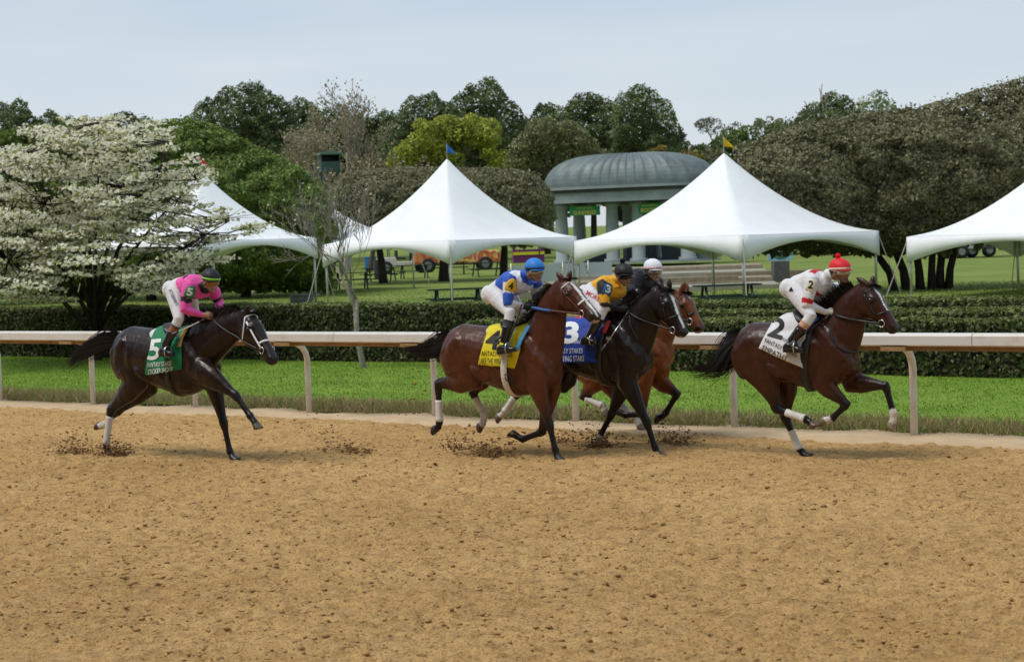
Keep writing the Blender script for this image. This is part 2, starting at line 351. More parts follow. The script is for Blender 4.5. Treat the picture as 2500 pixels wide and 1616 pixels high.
# ------------------------------------------------------------------ the grandstand behind the camera: unseen, added to block sky light from there
def grandstand():
    root = empty('grandstand', ut(-8,-27,0), math.atan2(-0.6,0.8)); tag(root, 'long covered grandstand behind the camera, unseen, added to cut the sky light', 'grandstand')
    con = mat('concrete', (0.24,0.23,0.22), 0.9, 0.2, noise=(0.5,0.2)); seat = mat('stand_seats', (0.05,0.09,0.08), 0.6, 0.3); rf = mat('stand_roof', (0.22,0.24,0.24), 0.6, 0.3)
    for i in range(12):
        mb = MB(); mb.box((0,-0.8-i*1.5,0.6+i*0.45), (150,1.5,1.2+i*0.9)); t_ = mb.build('tier', con, root); mb = MB(); mb.box((0,-1.1-i*1.5,1.45+i*0.9), (148,0.5,0.45)); mb.build('seat_row', seat, t_)
    mb = MB(); mb.box((0,-20,9), (150,1.0,18)); mb.build('back_wall', con, root); mb = MB(); mb.box((0,-11.5,17.4), (152,18,0.6)); mb.build('roof', rf, root)
    for k in range(-5,6): mb = MB(); mb.tube([(k*14.0,-9,0),(k*14.0,-9,17.1)], 0.3, 10); mb.build('column', con, root, True)
grandstand()
# ------------------------------------------------------------------ foliage tools
def leaves(P, N, size, cols, rg, jitter=0.9, aspect=0.6, name='foliage'):
    """one quad (bent diamond) per point, facing roughly N"""
    n = len(P); N = N + rg.normal(0, jitter, (n,3)); N /= np.linalg.norm(N,axis=1,keepdims=True)+1e-9
    a = rg.normal(size=(n,3)); A = np.cross(N, a); A /= np.linalg.norm(A,axis=1,keepdims=True)+1e-9; B = np.cross(N, A)
    s = size*(0.6+0.8*rg.random((n,1)))
    V = np.stack([P-A*s, P-B*s*aspect+N*s*0.15, P+A*s, P+B*s*aspect+N*s*0.15], 1).reshape(-1,3)
    F = np.arange(n*4).reshape(-1,4); me = new_mesh(name, V, F)
    set_col(me, np.repeat(cols, 4, 0)); return me
def pick(cols, n, rg, var=0.35, w=None):
    c = np.array(cols, float); k = rg.choice(len(c), n, p=w); return c[k]*(1-var+2*var*rg.random((n,1)))
def shell_pts(clumps, dens, rg, inner=0.72, low=-0.55):
    """points through the outer shell of ellipsoid clumps [(c, (rx,ry,rz))], normals outward; lower undersides thinned"""
    PP, NN_ = [], []
    for c, r in clumps:
        r = np.array(r); n = max(8, int(dens*4.2*((r[0]*r[1]+r[1]*r[2]+r[0]*r[2])/3)))
        d = rg.normal(size=(n,3)); d /= np.linalg.norm(d,axis=1,keepdims=True)
        d = d[(d[:,2] > low)|(rg.random(n) < 0.25)]
        k = inner+(1-inner)*rg.random((len(d),1))**0.6; PP.append(np.array(c)+d*r*k); nn = d/r; NN_.append(nn/np.linalg.norm(nn,axis=1,keepdims=True))
    return np.concatenate(PP), np.concatenate(NN_)
def branch(mb, p, d, L_, r, depth, rg, tips, spread=0.7, up=0.15, nseg=4, kids=3, n=6, minr=0.006, shrink=0.68):
    P = [Vector(p)]; R = [r]; d = Vector(d).normalized()
    for k in range(nseg):
        d = (d + Vector(rg.normal(0,0.14,3)) + Vector((0,0,up*0.25))).normalized(); P.append(P[-1]+d*(L_/nseg)); R.append(max(minr, r*(1-0.45*(k+1)/nseg)))
    mb.tube(P, R, n, caps=True)
    if depth == 0: tips.append((P[-1], d)); tips.append((P[-2], d)); return
    for k in range(kids):
        q = P[-1] if k == 0 else P[rg.integers(max(1,nseg-2), nseg)+0]
        a = Vector(rg.normal(0,1,3)); a = (a - d*a.dot(d)).normalized()
        nd = (d + a*spread*(0.5 if k == 0 else 1.0) + Vector((0,0,up))).normalized()
        branch(mb, q, nd, L_*shrink*(0.8+0.4*rg.random()), R[-1]*(0.85 if k==0 else 0.68), depth-1, rg, tips, spread, up, nseg, kids, max(4,n-1), minr, shrink)
def hedge(u0, u1, t0, t1, z0, h, label, cols, seed, size=0.044, dens=640, roll=0.08):
    rg = np.random.default_rng(seed); root = empty('hedge', ut((u0+u1)/2,(t0+t1)/2,z0)); tag(root, label, 'hedge', 'clipped hedges behind the lawn strip')
    ctr = ut((u0+u1)/2,(t0+t1)/2,z0); ln = u1-u0; w = t1-t0
    mb = MB(); mb.box((0,0,h*0.46), (ln-0.3, w-0.22, h*0.92), math.atan2(-0.6,0.8)); mb.build('hedge_core', M['bark_dark'], root)
    def face(n, kind):
        a = rg.random(n); b = rg.random(n)
        if kind == 'f': u = u0+a*ln; t = t0+0*a; z = b*h; nv = -np.array(NN)
        elif kind == 'b': u = u0+a*ln; t = t1+0*a; z = b*h; nv = np.array(NN)
        elif kind == 't': u = u0+a*ln; t = t0+b*w; z = h+0*a; nv = np.array((0,0,1.))
        else: u = (u1 if kind == 'r' else u0)+0*a; t = t0+a*w; z = b*h; nv = np.array(UU)*(1 if kind == 'r' else -1)
        return u, t, z, np.repeat(nv[None], n, 0)
    R_ = [face(int(ln*h*dens),'f'), face(int(ln*w*dens),'t'), face(int(ln*h*dens*0.06),'b'), face(int(w*h*dens),'r'), face(int(w*h*dens),'l')]
    u = np.concatenate([r[0] for r in R_]); t = np.concatenate([r[1] for r in R_]); z = np.concatenate([r[2] for r in R_]); N = np.concatenate([r[3] for r in R_])
    # rounded shoulders and an uneven clipped surface
    k = roll*np.exp(-(h-z)/0.10); t = np.where(t < (t0+t1)/2, np.maximum(t, t0+0*t)+k*np.exp(-(t-t0)/0.10), t-k*np.exp(-(t1-t)/0.10))
    z = z - roll*0.8*np.exp(-(t-t0)/0.09)*(z > h-0.05) - roll*0.8*np.exp(-(t1-t)/0.09)*(z > h-0.05)
    wob = fbm(u, z+t, seed+1, 3, 1.2)*0.07 - rg.random(len(u))**2*0.06
    P = np.stack([u*0.8+(t+RC)*0.6, -u*0.6+(t+RC)*0.8, z+z0], 1) + N*wob[:,None] - np.array(ctr)
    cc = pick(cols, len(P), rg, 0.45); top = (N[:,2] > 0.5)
    cc[top] *= np.array((2.1,1.95,1.7)); brown = (rg.random(len(P)) < 0.03*np.clip((0.6-z/h),0,1)*3*(N[:,2]<.5)); cc[brown] = np.array((0.30,0.16,0.09))*(0.6+0.8*rg.random((brown.sum(),1)))  # top leaves painted lighter, as if lit from above
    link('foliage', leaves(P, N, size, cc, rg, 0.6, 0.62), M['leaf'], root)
    return root
HG = [(0.060,0.085,0.024),(0.085,0.110,0.034),(0.045,0.065,0.020),(0.115,0.135,0.050)]
def u_at(px, t, z=0.0):                                        # running coordinate where the pixel column meets line t
    lo, hi = -120.0, 80.0
    for _ in range(60):
        m_ = (lo+hi)/2
        if project(ut(m_, t, z))[0] < px: lo = m_
        else: hi = m_
    return lo
hedge(-52, u_at(1245, 9.2), 9.2, 10.6, 0, 1.22, 'tall dark clipped hedge behind the bare sapling and the dogwood', HG, 51)
hedge(u_at(1130, 8.0), 6, 8.0, 9.1, 0, 0.93, 'low clipped hedge nearest the rail on the right', HG, 52)
hedge(u_at(1500, 11.2), 8, 11.2, 12.6, 0, 0.93, 'middle of the three low hedge rows on the right', HG, 53, 0.047, 560)
hedge(u_at(1500, 15.6), 8, 15.6, 17.4, 0, 0.95, 'rearmost low hedge row on the right, just before the tents', HG, 54, 0.052, 480)
# ------------------------------------------------------------------ trees
def place_tree(name, base, label, group=None):
    o = empty(name, base); tag(o, label, 'tree', group); return o
def local_clumps(cl, base): return [((c[0]-base[0], c[1]-base[1], c[2]-base[2]), r) for c, r in cl]
def crown_tree(name, label, base, clumps, cols, leafsize, dens, seed, bark, trunk_r, limbs=7, group=None, topcols=None, topk=0.35, jitter=0.8, inner=0.72, low=-0.55, var=0.4, trunks=None, weights=None):
    rg = np.random.default_rng(seed); root = place_tree(name, base, label, group); lc = local_clumps(clumps, base)
    mb = MB(); ctr = sum((Vector(c) for c, r in lc), Vector())/len(lc)
    if trunks is None:
        top = Vector((ctr.x*0.4, ctr.y*0.4, ctr.z*0.75)); mb.tube([(0,0,-0.3),(0.02,0,0.15),top*0.5+Vector(rg.normal(0,0.1,3)),top], [trunk_r*1.5,trunk_r*1.1,trunk_r*0.9,trunk_r*0.6], 10); starts = [top*0.55, top*0.8, top]
    else:
        starts = []
        for (tx, ty, ex, ey, ez, r) in trunks:
            mb.tube([(tx,ty,-0.3),(tx+(ex-tx)*0.12,ty+(ey-ty)*0.12,ez*0.25),(tx+(ex-tx)*0.45,ty+(ey-ty)*0.45,ez*0.6),(ex,ey,ez)], [r*1.35,r,r*0.85,r*0.6], 9); starts.append(Vector((ex,ey,ez)))
    big = sorted(lc, key=lambda q: -q[1][0])[:limbs] if len(lc) > limbs else lc
    for c, r in big:
        s_ = min(starts, key=lambda q: (q-Vector(c)).length); e = Vector(c)
        mid = (s_+e)/2 + Vector(rg.normal(0,0.08,3))*(s_-e).length - Vector((0,0,0.05))*(s_-e).length
        mb.tube([s_, mid, e], [trunk_r*0.5, trunk_r*0.33, trunk_r*0.12], 6)
        for j in range(4):
            d = Vector(rg.normal(0,1,3)).normalized(); mb.tube([mid.lerp(e,0.4+0.15*j), e+Vector((d.x*r[0],d.y*r[1],abs(d.z)*r[2]))*0.8], [trunk_r*0.16, trunk_r*0.04], 4)
    mb.build('trunk', bark, root, True)
    P, N = shell_pts(lc, dens, rg, inner, low)
    cc = pick(cols, len(P), rg, var, weights)
    if topcols is not None:
        hi = rg.random(len(P)) < np.clip(N[:,2]*1.3, 0, 1)*topk*2*np.clip(rg.random(len(P))+.5,0,1); cc[hi] = pick(topcols, hi.sum(), rg, 0.3)
    link('crown', leaves(P, N, leafsize, cc, rg, jitter), M['leaf'], root); return root
def px_clumps(specs, d, s=None):
    """clump specs in photo pixels (cx, cy, rx, ry, ddepth, depth_ratio) at depth d"""
    out = []
    for (cx, cy, rx, ry, dd, dr) in specs:
        dep = d+dd; c = atd(cx, cy, dep); k = dep/FPX; out.append((tuple(c), (rx*k, rx*k*dr, ry*k)))
    return out
def blob_fill(x0, x1, topf, y1, d, rg, n, rmin, rmax, dz=3.0, flat=0.62, zdr=1.0):
    """many clumps that fill the outline under the curve topf(x) from x0..x1 down to y1 (pixels)"""
    sp = []
    for _ in range(n):
        x = x0+(x1-x0)*rg.random(); r = rmin+(rmax-rmin)*rg.random()**1.5; yt = topf(x); f = rg.random()**1.5
        y = yt + r*flat + f*max(0, (y1-yt-2*r*flat)); sp.append((x, y, r, r*flat, (rg.random()-0.65)*dz*(0.4+0.6*(1-f)), zdr))
    return px_clumps(sp, d)
def curve(*pts):
    xs = [p[0] for p in pts]; ys = [p[1] for p in pts]
    return lambda x: float(np.interp(x, xs, ys))
PINE = [(0.080,0.112,0.036),(0.105,0.138,0.044),(0.060,0.086,0.030),(0.130,0.160,0.055)]
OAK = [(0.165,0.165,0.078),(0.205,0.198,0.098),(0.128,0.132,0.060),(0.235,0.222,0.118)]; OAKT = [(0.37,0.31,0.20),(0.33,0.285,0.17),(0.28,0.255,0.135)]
def mass(name, label, top, x0, x1, ybot, d, seed, leaf, dens, trunks, base_px, thick, cols=None, tops=None, topk=0.5, bump=0.7, trunk_r=0.2, under=0.55, lobe=0.0, lobew=30.0, group=None, jit=0.55, er=0.13):
    cols = cols or OAK; tops = tops or OAKT; rg = np.random.default_rng(seed); base = gz(atd(base_px, 600, d)); root = place_tree(name, base, label, group); k = d/FPX
    for (tx, ty, ex, ey, ez, r) in trunks:
        mb = MB()
        mb.tube([(tx,ty,-0.3),(tx+(ex-tx)*0.10,ty+(ey-ty)*0.1,ez*0.22),(tx+(ex-tx)*0.42,ty+(ey-ty)*0.42,ez*0.6),(ex,ey,ez)], [r*1.4,r,r*0.85,r*0.6], 9)
        for j in range(5):
            dd = Vector(rg.normal(0,1,3)); dd.z = abs(dd.z)+0.4; mb.tube([(tx+(ex-tx)*0.7,ty+(ey-ty)*0.7,ez*0.8),Vector((ex,ey,ez))+dd.normalized()*(0.7+rg.random())], [r*0.45,r*0.15], 5)
        mb.build('trunk', M['bark_dark'], root, True)
    area = np.trapz([max(0,ybot-top(x)) for x in np.linspace(x0,x1,60)], np.linspace(x0,x1,60))*k*k
    n = int(area*dens); x = x0+(x1-x0)*rg.random(n*2); yt = np.array([top(q) for q in x])+lobe*(fbm(x/lobew, x*0+seed, seed+4, 2, 1.0)*2.2); y = yt.min()+(ybot-yt.min())*rg.random(n*2); ok = y > yt; x = x[ok]; y = y[ok]; yt = yt[ok]
    q = np.clip((y-yt)/(ybot-yt+1e-6), 0, 1); e = np.clip(np.minimum(x-x0, x1-x)/((x1-x0)*er), 0, 1)
    sh = np.sqrt(np.clip(1-(1-np.minimum(q/0.45,1))**2, 0, 1))*np.where(q > under, np.sqrt(np.clip(1-((q-under)/(1-under))**2*0.9,0,1)), 1)*np.sqrt(1-(1-e)**2+1e-4)
    side = np.where(rg.random(len(x)) < 0.86, -1.0, 1.0)
    b1 = fbm(x*k, y*k*1.5, seed+1, 4, 0.55)*bump*2 - rg.random(len(x))**2*0.35
    dep = d + side*(thick*sh + b1)
    r0 = np.array(ray(0,0))
    D = np.array(_f)[None]*FPX + np.array(_r)[None]*(x-PW/2)[:,None] - np.array(_u)[None]*(y-PH/2)[:,None]
    P = np.array(CAM)[None] + D*(dep/D[:,1])[:,None] - np.array(base)[None]
    nz_ = np.clip(1-q/0.45, -0.3, 1); N = np.stack([(1-e)*np.sign(x-(x0+x1)/2)*0.8, side*(1.05-np.abs(nz_)), nz_], 1)
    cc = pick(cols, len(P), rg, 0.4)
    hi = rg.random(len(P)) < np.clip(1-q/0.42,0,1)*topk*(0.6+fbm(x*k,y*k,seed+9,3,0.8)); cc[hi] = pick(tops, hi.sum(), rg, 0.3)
    o = rg.random(len(P)) < 0.10; P[o] += N[o]*0.22*rg.random((o.sum(),1))
    ni = int(len(P)*0.10); k2 = rg.integers(0, len(P), ni); Pi = P[k2]*1.0; mid = np.array(atd((x0+x1)/2, (top((x0+x1)/2)+ybot)/2, d))-np.array(base)
    Pi[:,1] = mid[1]+(Pi[:,1]-mid[1])*rg.random(ni)*0.6; Pi[:,2] -= leaf*2.5; Ni = N[k2]
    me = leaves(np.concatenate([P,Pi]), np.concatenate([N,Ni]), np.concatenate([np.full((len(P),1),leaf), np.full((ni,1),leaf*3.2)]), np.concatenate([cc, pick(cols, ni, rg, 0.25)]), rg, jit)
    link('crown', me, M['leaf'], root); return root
def pine(label, x0, x1, top, ybot, d, seed, n=34, base_x=None, rm=(22,52), flat=0.5, cols=None, dens=None, tops=None):
    bx = base_x if base_x else (x0+x1)/2; cols = cols or PINE
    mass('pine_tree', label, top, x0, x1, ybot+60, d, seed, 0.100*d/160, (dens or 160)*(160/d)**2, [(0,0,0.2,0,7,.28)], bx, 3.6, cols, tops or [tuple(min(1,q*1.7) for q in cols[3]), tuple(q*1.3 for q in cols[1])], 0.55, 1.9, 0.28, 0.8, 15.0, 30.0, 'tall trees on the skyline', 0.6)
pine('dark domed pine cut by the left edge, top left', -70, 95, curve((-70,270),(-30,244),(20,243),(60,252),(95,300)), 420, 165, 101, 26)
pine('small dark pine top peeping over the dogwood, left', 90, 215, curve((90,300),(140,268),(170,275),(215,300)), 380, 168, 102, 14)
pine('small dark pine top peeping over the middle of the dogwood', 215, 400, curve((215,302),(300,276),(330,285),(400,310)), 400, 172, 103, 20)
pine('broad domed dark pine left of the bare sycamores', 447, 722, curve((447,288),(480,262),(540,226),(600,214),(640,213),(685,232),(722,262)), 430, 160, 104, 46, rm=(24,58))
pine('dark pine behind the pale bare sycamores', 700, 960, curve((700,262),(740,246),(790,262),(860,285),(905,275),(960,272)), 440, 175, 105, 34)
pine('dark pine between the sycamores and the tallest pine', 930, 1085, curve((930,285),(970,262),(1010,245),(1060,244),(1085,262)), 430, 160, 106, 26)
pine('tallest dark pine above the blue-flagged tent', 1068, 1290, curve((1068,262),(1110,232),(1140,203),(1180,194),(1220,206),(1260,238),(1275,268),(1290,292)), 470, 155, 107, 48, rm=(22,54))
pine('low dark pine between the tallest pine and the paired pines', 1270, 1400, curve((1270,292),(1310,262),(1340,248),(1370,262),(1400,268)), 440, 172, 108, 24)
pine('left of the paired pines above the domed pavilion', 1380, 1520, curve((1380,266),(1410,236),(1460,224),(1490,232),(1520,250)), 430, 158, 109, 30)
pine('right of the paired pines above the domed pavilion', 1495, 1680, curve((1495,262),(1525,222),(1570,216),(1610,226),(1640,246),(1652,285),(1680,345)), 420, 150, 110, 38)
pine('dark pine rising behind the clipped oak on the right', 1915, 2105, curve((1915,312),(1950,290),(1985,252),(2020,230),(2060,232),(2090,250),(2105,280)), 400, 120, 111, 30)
pine('slim pale green tree top behind the right clipped oak', 2095, 2190, curve((2095,240),(2120,232),(2150,218),(2165,230),(2190,268)), 330, 125, 112, 12, rm=(10,22), cols=[(0.17,0.21,0.10),(0.21,0.25,0.12),(0.15,0.19,0.09),(0.22,0.26,0.13)], dens=70)
# yellow-green and grey-green trees
rg = np.random.default_rng(5)
crown_tree('leafy_tree', 'bright yellow-green leafing tree behind the blue-flagged tent', gz(atd(1100,600,140)), blob_fill(972,1228,curve((972,395),(985,345),(1000,300),(1060,276),(1080,268),(1150,276),(1190,282),(1215,320),(1228,345)),425,140,rg,46,18,40,4,0.8), [(0.40,0.42,0.060),(0.46,0.47,0.075),(0.32,0.36,0.055),(0.25,0.29,0.05)], 0.125, 150, 201, M['bark'], 0.25, 9, None, None, jitter=1.0)
crown_tree('leafy_tree', 'grey-green leafing tree left of the domed pavilion', gz(atd(1370,600,130)), blob_fill(1258,1495,curve((1258,400),(1275,330),(1300,290),(1360,280),(1400,300),(1450,340),(1495,380)),430,130,rg,42,16,40,4,0.8), [(0.21,0.22,0.090),(0.26,0.255,0.115),(0.16,0.17,0.075),(0.29,0.28,0.14)], 0.115, 150, 202, M['bark'], 0.25, 9, None, None, jitter=1.0)
crown_tree('leafy_tree', 'golden-leaved low tree just above the pavilion roof', gz(atd(1620,600,128)), blob_fill(1580,1720,curve((1580,370),(1610,345),(1640,342),(1680,352),(1720,380)),420,128,rg,16,14,28,3,0.7), [(0.26,0.20,0.035),(0.30,0.23,0.05),(0.18,0.16,0.04)], 0.11, 170, 203, M['bark'], 0.15, 5, None, None, jitter=1.0)
crown_tree('leafy_tree', 'fresh light green trees on the far slope right of the yellow flag', gz(atd(1830,600,190)), blob_fill(1700,1935,curve((1700,360),(1740,330),(1800,305),(1850,300),(1935,300)),430,190,rg,40,16,36,5,0.7), [(0.14,0.20,0.045),(0.18,0.24,0.06),(0.11,0.15,0.05)], 0.17, 75, 204, M['bark'], 0.2, 5, None, None, jitter=1.0)
crown_tree('leafy_tree', 'hazy pale olive tree standing up on the far slope', gz(atd(1875,600,230)), blob_fill(1845,1915,curve((1845,292),(1870,278),(1895,280),(1915,296)),330,230,rg,10,9,18,4,0.8), [(0.20,0.22,0.11),(0.17,0.19,0.10)], 0.15, 60, 205, M['bark'], 0.15, 5, None, None, jitter=1.0)
crown_tree('leafy_tree', 'grey bare-twigged far trees left of the hazy olive tree', gz(atd(1760,600,240)), blob_fill(1700,1800,curve((1700,300),(1720,284),(1760,282),(1800,296)),340,240,rg,16,9,18,4,0.8), [(0.20,0.19,0.15),(0.17,0.17,0.13),(0.13,0.14,0.09)], 0.13, 45, 206, M['bark'], 0.15, 5, None, None, jitter=1.0)
# clipped brown-green oaks (evergreen, tan new growth on top): dense sheared masses
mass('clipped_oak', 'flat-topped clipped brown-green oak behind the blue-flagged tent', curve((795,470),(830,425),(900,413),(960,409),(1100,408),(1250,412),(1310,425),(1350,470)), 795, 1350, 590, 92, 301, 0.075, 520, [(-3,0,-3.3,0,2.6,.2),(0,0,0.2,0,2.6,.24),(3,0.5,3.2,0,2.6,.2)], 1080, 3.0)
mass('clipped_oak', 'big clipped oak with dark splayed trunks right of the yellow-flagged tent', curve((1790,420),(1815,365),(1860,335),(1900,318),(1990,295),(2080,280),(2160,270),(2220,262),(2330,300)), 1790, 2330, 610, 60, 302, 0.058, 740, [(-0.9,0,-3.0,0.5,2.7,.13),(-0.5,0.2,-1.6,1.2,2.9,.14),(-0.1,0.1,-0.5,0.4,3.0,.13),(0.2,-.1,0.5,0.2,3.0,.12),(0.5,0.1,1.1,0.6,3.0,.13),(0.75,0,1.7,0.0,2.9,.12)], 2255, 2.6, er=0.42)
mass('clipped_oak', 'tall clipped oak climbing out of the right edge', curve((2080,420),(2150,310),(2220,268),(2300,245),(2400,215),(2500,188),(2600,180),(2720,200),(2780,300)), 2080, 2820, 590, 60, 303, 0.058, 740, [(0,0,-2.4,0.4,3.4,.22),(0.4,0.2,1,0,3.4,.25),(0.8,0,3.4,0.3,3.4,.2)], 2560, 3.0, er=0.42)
GR = [(0.125,0.195,0.036),(0.165,0.240,0.046),(0.088,0.145,0.030),(0.205,0.265,0.055)]; GT = [(0.26,0.33,0.07),(0.22,0.29,0.06)]
mass('domed_tree', 'large dark green domed tree behind the red-flagged tent', curve((300,360),(340,320),(400,292),(460,288),(520,305),(600,345),(680,380),(740,410),(790,450),(812,540)), 300, 812, 700, 80, 304, 0.075, 470, [(-2,0,-3,0,2,.2),(0,0,0.3,0,2.4,.26),(2,0,3,0,2,.2)], 480, 3.4, GR, GT, 0.5, 1.3)
mass('domed_tree', 'large dark green domed tree behind the dogwood at the left edge', curve((-140,420),(-60,330),(20,318),(100,310),(220,300),(300,320),(340,400)), -140, 340, 710, 84, 305, 0.078, 380, [(-2,0,-3,0,2,.2),(0,0,0.3,0,2.4,.26),(2,0,3,0,2,.2)], 90, 3.4, GR, GT, 0.5, 1.3)
# the wood behind everything, one far mass
def woodland():
    rg = np.random.default_rng(9); cl = blob_fill(-140, 2000, curve((-140,318),(400,318),(700,300),(900,300),(1300,305),(1660,335),(1760,345),(2000,335)), 560, 188, rg, 400, 26, 60, 8, 0.7)
    P, N = shell_pts(cl, 17, rg); cc = pick([(0.115,0.125,0.055),(0.15,0.145,0.07),(0.20,0.18,0.10),(0.10,0.12,0.045),(0.21,0.22,0.08)], len(P), rg, 0.35)
    tag(link('woodland', leaves(P, N, 0.30, cc, rg, 0.6), M['leaf']), 'mixed brown and green wood filling the slope behind the park', 'woodland', kind='stuff')
woodland()
# bare sycamores with thin tan young leaves
def bare_tree(name, label, base, h, seed, lean=(0,0), bark=M['bark_pale'], r=0.16, leafn=900, leafcol=((0.36,0.29,0.18),(0.31,0.27,0.16),(0.27,0.25,0.14)), leafsize=0.12, depth=4, kids=3, spread=0.6, up=0.25, minr=0.012, nfirst=0.4, cat_group=None):
    rg = np.random.default_rng(seed); root = place_tree(name, base, label, cat_group); mb = MB(); tips = []
    p1 = Vector((lean[0]*0.4, lean[1]*0.4, h*nfirst)); mb.tube([(0,0,-0.2),(0,0,0.1),p1*0.5+Vector((rg.normal()*r,0,0)),p1], [r*1.25,r*1.05,r*0.95,r*0.82], 9)
    for k in range(3):
        a = rg.random()*6.28; d = Vector((lean[0]*0.12+math.cos(a)*spread*0.6, lean[1]*0.1+math.sin(a)*spread*0.6, 1))
        branch(mb, p1-Vector((0,0,h*0.06*k)), d, h*0.26, r*0.62, depth, rg, tips, spread, up, 4, kids, 6, minr)
    mb.build('trunk', bark, root, True)
    if leafn:
        T = np.array([tuple(t[0]) for t in tips]); k = rg.integers(0, len(T), leafn); P = T[k]+rg.normal(0,h*0.022,(leafn,3))
        link('crown', leaves(P, rg.normal(size=(leafn,3)), leafsize, pick(leafcol, leafn, rg, 0.3), rg), M['leaf'], root)
    return root
bare_tree('sycamore_tree', 'tall pale-barked sycamore with thin tan leaves behind the blue-flagged tent', gz(atd(845,600,128)), 12.6, 401, (1.2,0), r=0.22, leafn=1300, depth=4, minr=0.022, leafsize=0.10)
bare_tree('sycamore_tree', 'thin pale sycamore behind the green wooden hut', gz(atd(790,600,135)), 10.5, 402, (-0.3,0), r=0.17, leafn=1600, depth=4, minr=0.022)
bare_tree('sycamore_tree', 'leftmost sycamore with haze of tan leaves beside the broad pine', gz(atd(740,600,138)), 11.5, 403, (0,0), r=0.17, leafn=2200, depth=4, minr=0.02)
bare_tree('sycamore_tree', 'brown-twigged spreading tree between sycamore and yellow-green tree', gz(atd(900,600,126)), 8.6, 404, (1.5,0), M['bark'], r=0.17, leafn=1500, depth=4, minr=0.02, spread=0.9)
bare_tree('sycamore_tree', 'bare grey branches beside the pine behind the right clipped oak', gz(atd(2030,600,118)), 11.2, 405, (-1,0), r=0.13, leafn=0, depth=3, minr=0.03)
# bare sapling in front of the tall hedge, twiggy, a few pale buds
bare_tree('sapling_tree', 'bare grey sapling standing on the lawn before the tall hedge', on_ground(887,905), 3.9, 412, (-0.25,0), mat('bark_sapling',(0.30,0.27,0.23),0.9,0.2,noise=(12,0.4)), r=0.058, leafn=140, leafcol=((0.55,0.55,0.35),(0.4,0.42,0.2)), leafsize=0.032, depth=5, kids=3, spread=0.55, up=0.22, minr=0.0038, nfirst=0.36)
# flowering dogwood
def dogwood():
    b = on_ground(236, 885); rg = np.random.default_rng(77); root = place_tree('dogwood_tree', b, 'white flowering dogwood with spreading branches left of the red-flagged tent'); s = b.y
    mb = MB()
    outline = curve((-160,560),(-110,480),(-60,420),(10,345),(80,300),(150,276),(230,268),(330,272),(400,285),(450,330),(490,390),(505,440),(560,500),(600,540),(640,560))
    lowline = curve((-160,700),(0,735),(100,740),(180,690),(240,660),(300,690),(380,725),(450,700),(540,640),(600,575),(640,565))
    mb.tube([(0,0,-0.2),(0,0,0.2),(0.0,0.0,0.5),(-0.03,0,0.85)], [0.16,0.125,0.12,0.10], 10)
    limbs = []
    for k, (x, y) in enumerate(((-110,560),(-20,470),(60,380),(150,320),(240,300),(330,310),(420,350),(480,440),(560,540),(500,640),(20,640),(110,500),(300,440),(390,560),(200,420))):
        e = atd(x, y, s-0.8+rg.normal()*1.4)-b; s0 = Vector((rg.normal()*0.04, rg.normal()*0.04, 0.35+0.5*rg.random()))
        m1 = s0.lerp(e,0.3)+Vector((0,0,0.10*(e-s0).length)); m2 = s0.lerp(e,0.65)+Vector((rg.normal()*.1,rg.normal()*.1,0.06*(e-s0).length))
        mb.tube([s0,m1,m2,e], [0.06,0.042,0.026,0.008], 6); limbs += [m1, m1.lerp(m2,0.5), m2, m2.lerp(e,0.5), e]
    P_, N_ = [], []
    for k in range(760):
        x = -150+770*rg.random(); yt = outline(x); yb = lowline(x); f = rg.random()**0.9; y = yt+8+(yb-yt-10)*f
        if y < yt or (x > 440 and rg.random() < min(0.9, 0.35+(x-440)/130)): continue
        c = atd(x, y, s-0.8+rg.normal()*1.6) - b; R_ = 0.13+0.25*rg.random(); npt = int(60*R_/0.25)
        d = rg.normal(size=(npt,3)); d /= np.linalg.norm(d,axis=1,keepdims=True); q = d*np.array((R_*1.7,R_*1.5,R_*0.30))*rg.random((npt,1))**0.45
        q[:,2] += 0.10*q[:,0]*np.sign(x-240); P_.append(np.array(c)+q); N_.append(np.repeat(np.array([[0.0,-0.35,1.0]]),npt,0))
        s0 = min(limbs, key=lambda l_: (l_-c).length+max(0,(l_.z-c.z))*0.6); m1 = s0.lerp(c,0.5)+Vector((0,0,-0.04))
        mb.tube([s0,m1,c], [0.016,0.010,0.004], 4)
        for j in range(6):
            dd = Vector(rg.normal(0,1,3)); mb.tube([m1.lerp(c,0.3+0.12*j), c+Vector((dd.x*R_*1.2,dd.y*R_,dd.z*R_*0.25))], [0.006,0.0025], 3, False)
    mb.build('trunk', M['bark_dark'], root, True)
    P = np.concatenate(P_); N = np.concatenate(N_); n = len(P); k = rg.random(n); cc = pick([(0.84,0.81,0.62),(0.78,0.75,0.54),(0.87,0.85,0.72)], n, rg, 0.12)
    g = k < 0.27; cc[g] = pick([(0.28,0.29,0.08),(0.20,0.23,0.06),(0.36,0.33,0.15)], g.sum(), rg, 0.3)
    link('blossom', leaves(P, N+np.array([[0,-0.5,0]]), 0.043, cc, rg, 0.6, 0.85), mat('blossom',(0,0,0),0.6,0.2,attr='Col',transl=0.4), root)
dogwood()
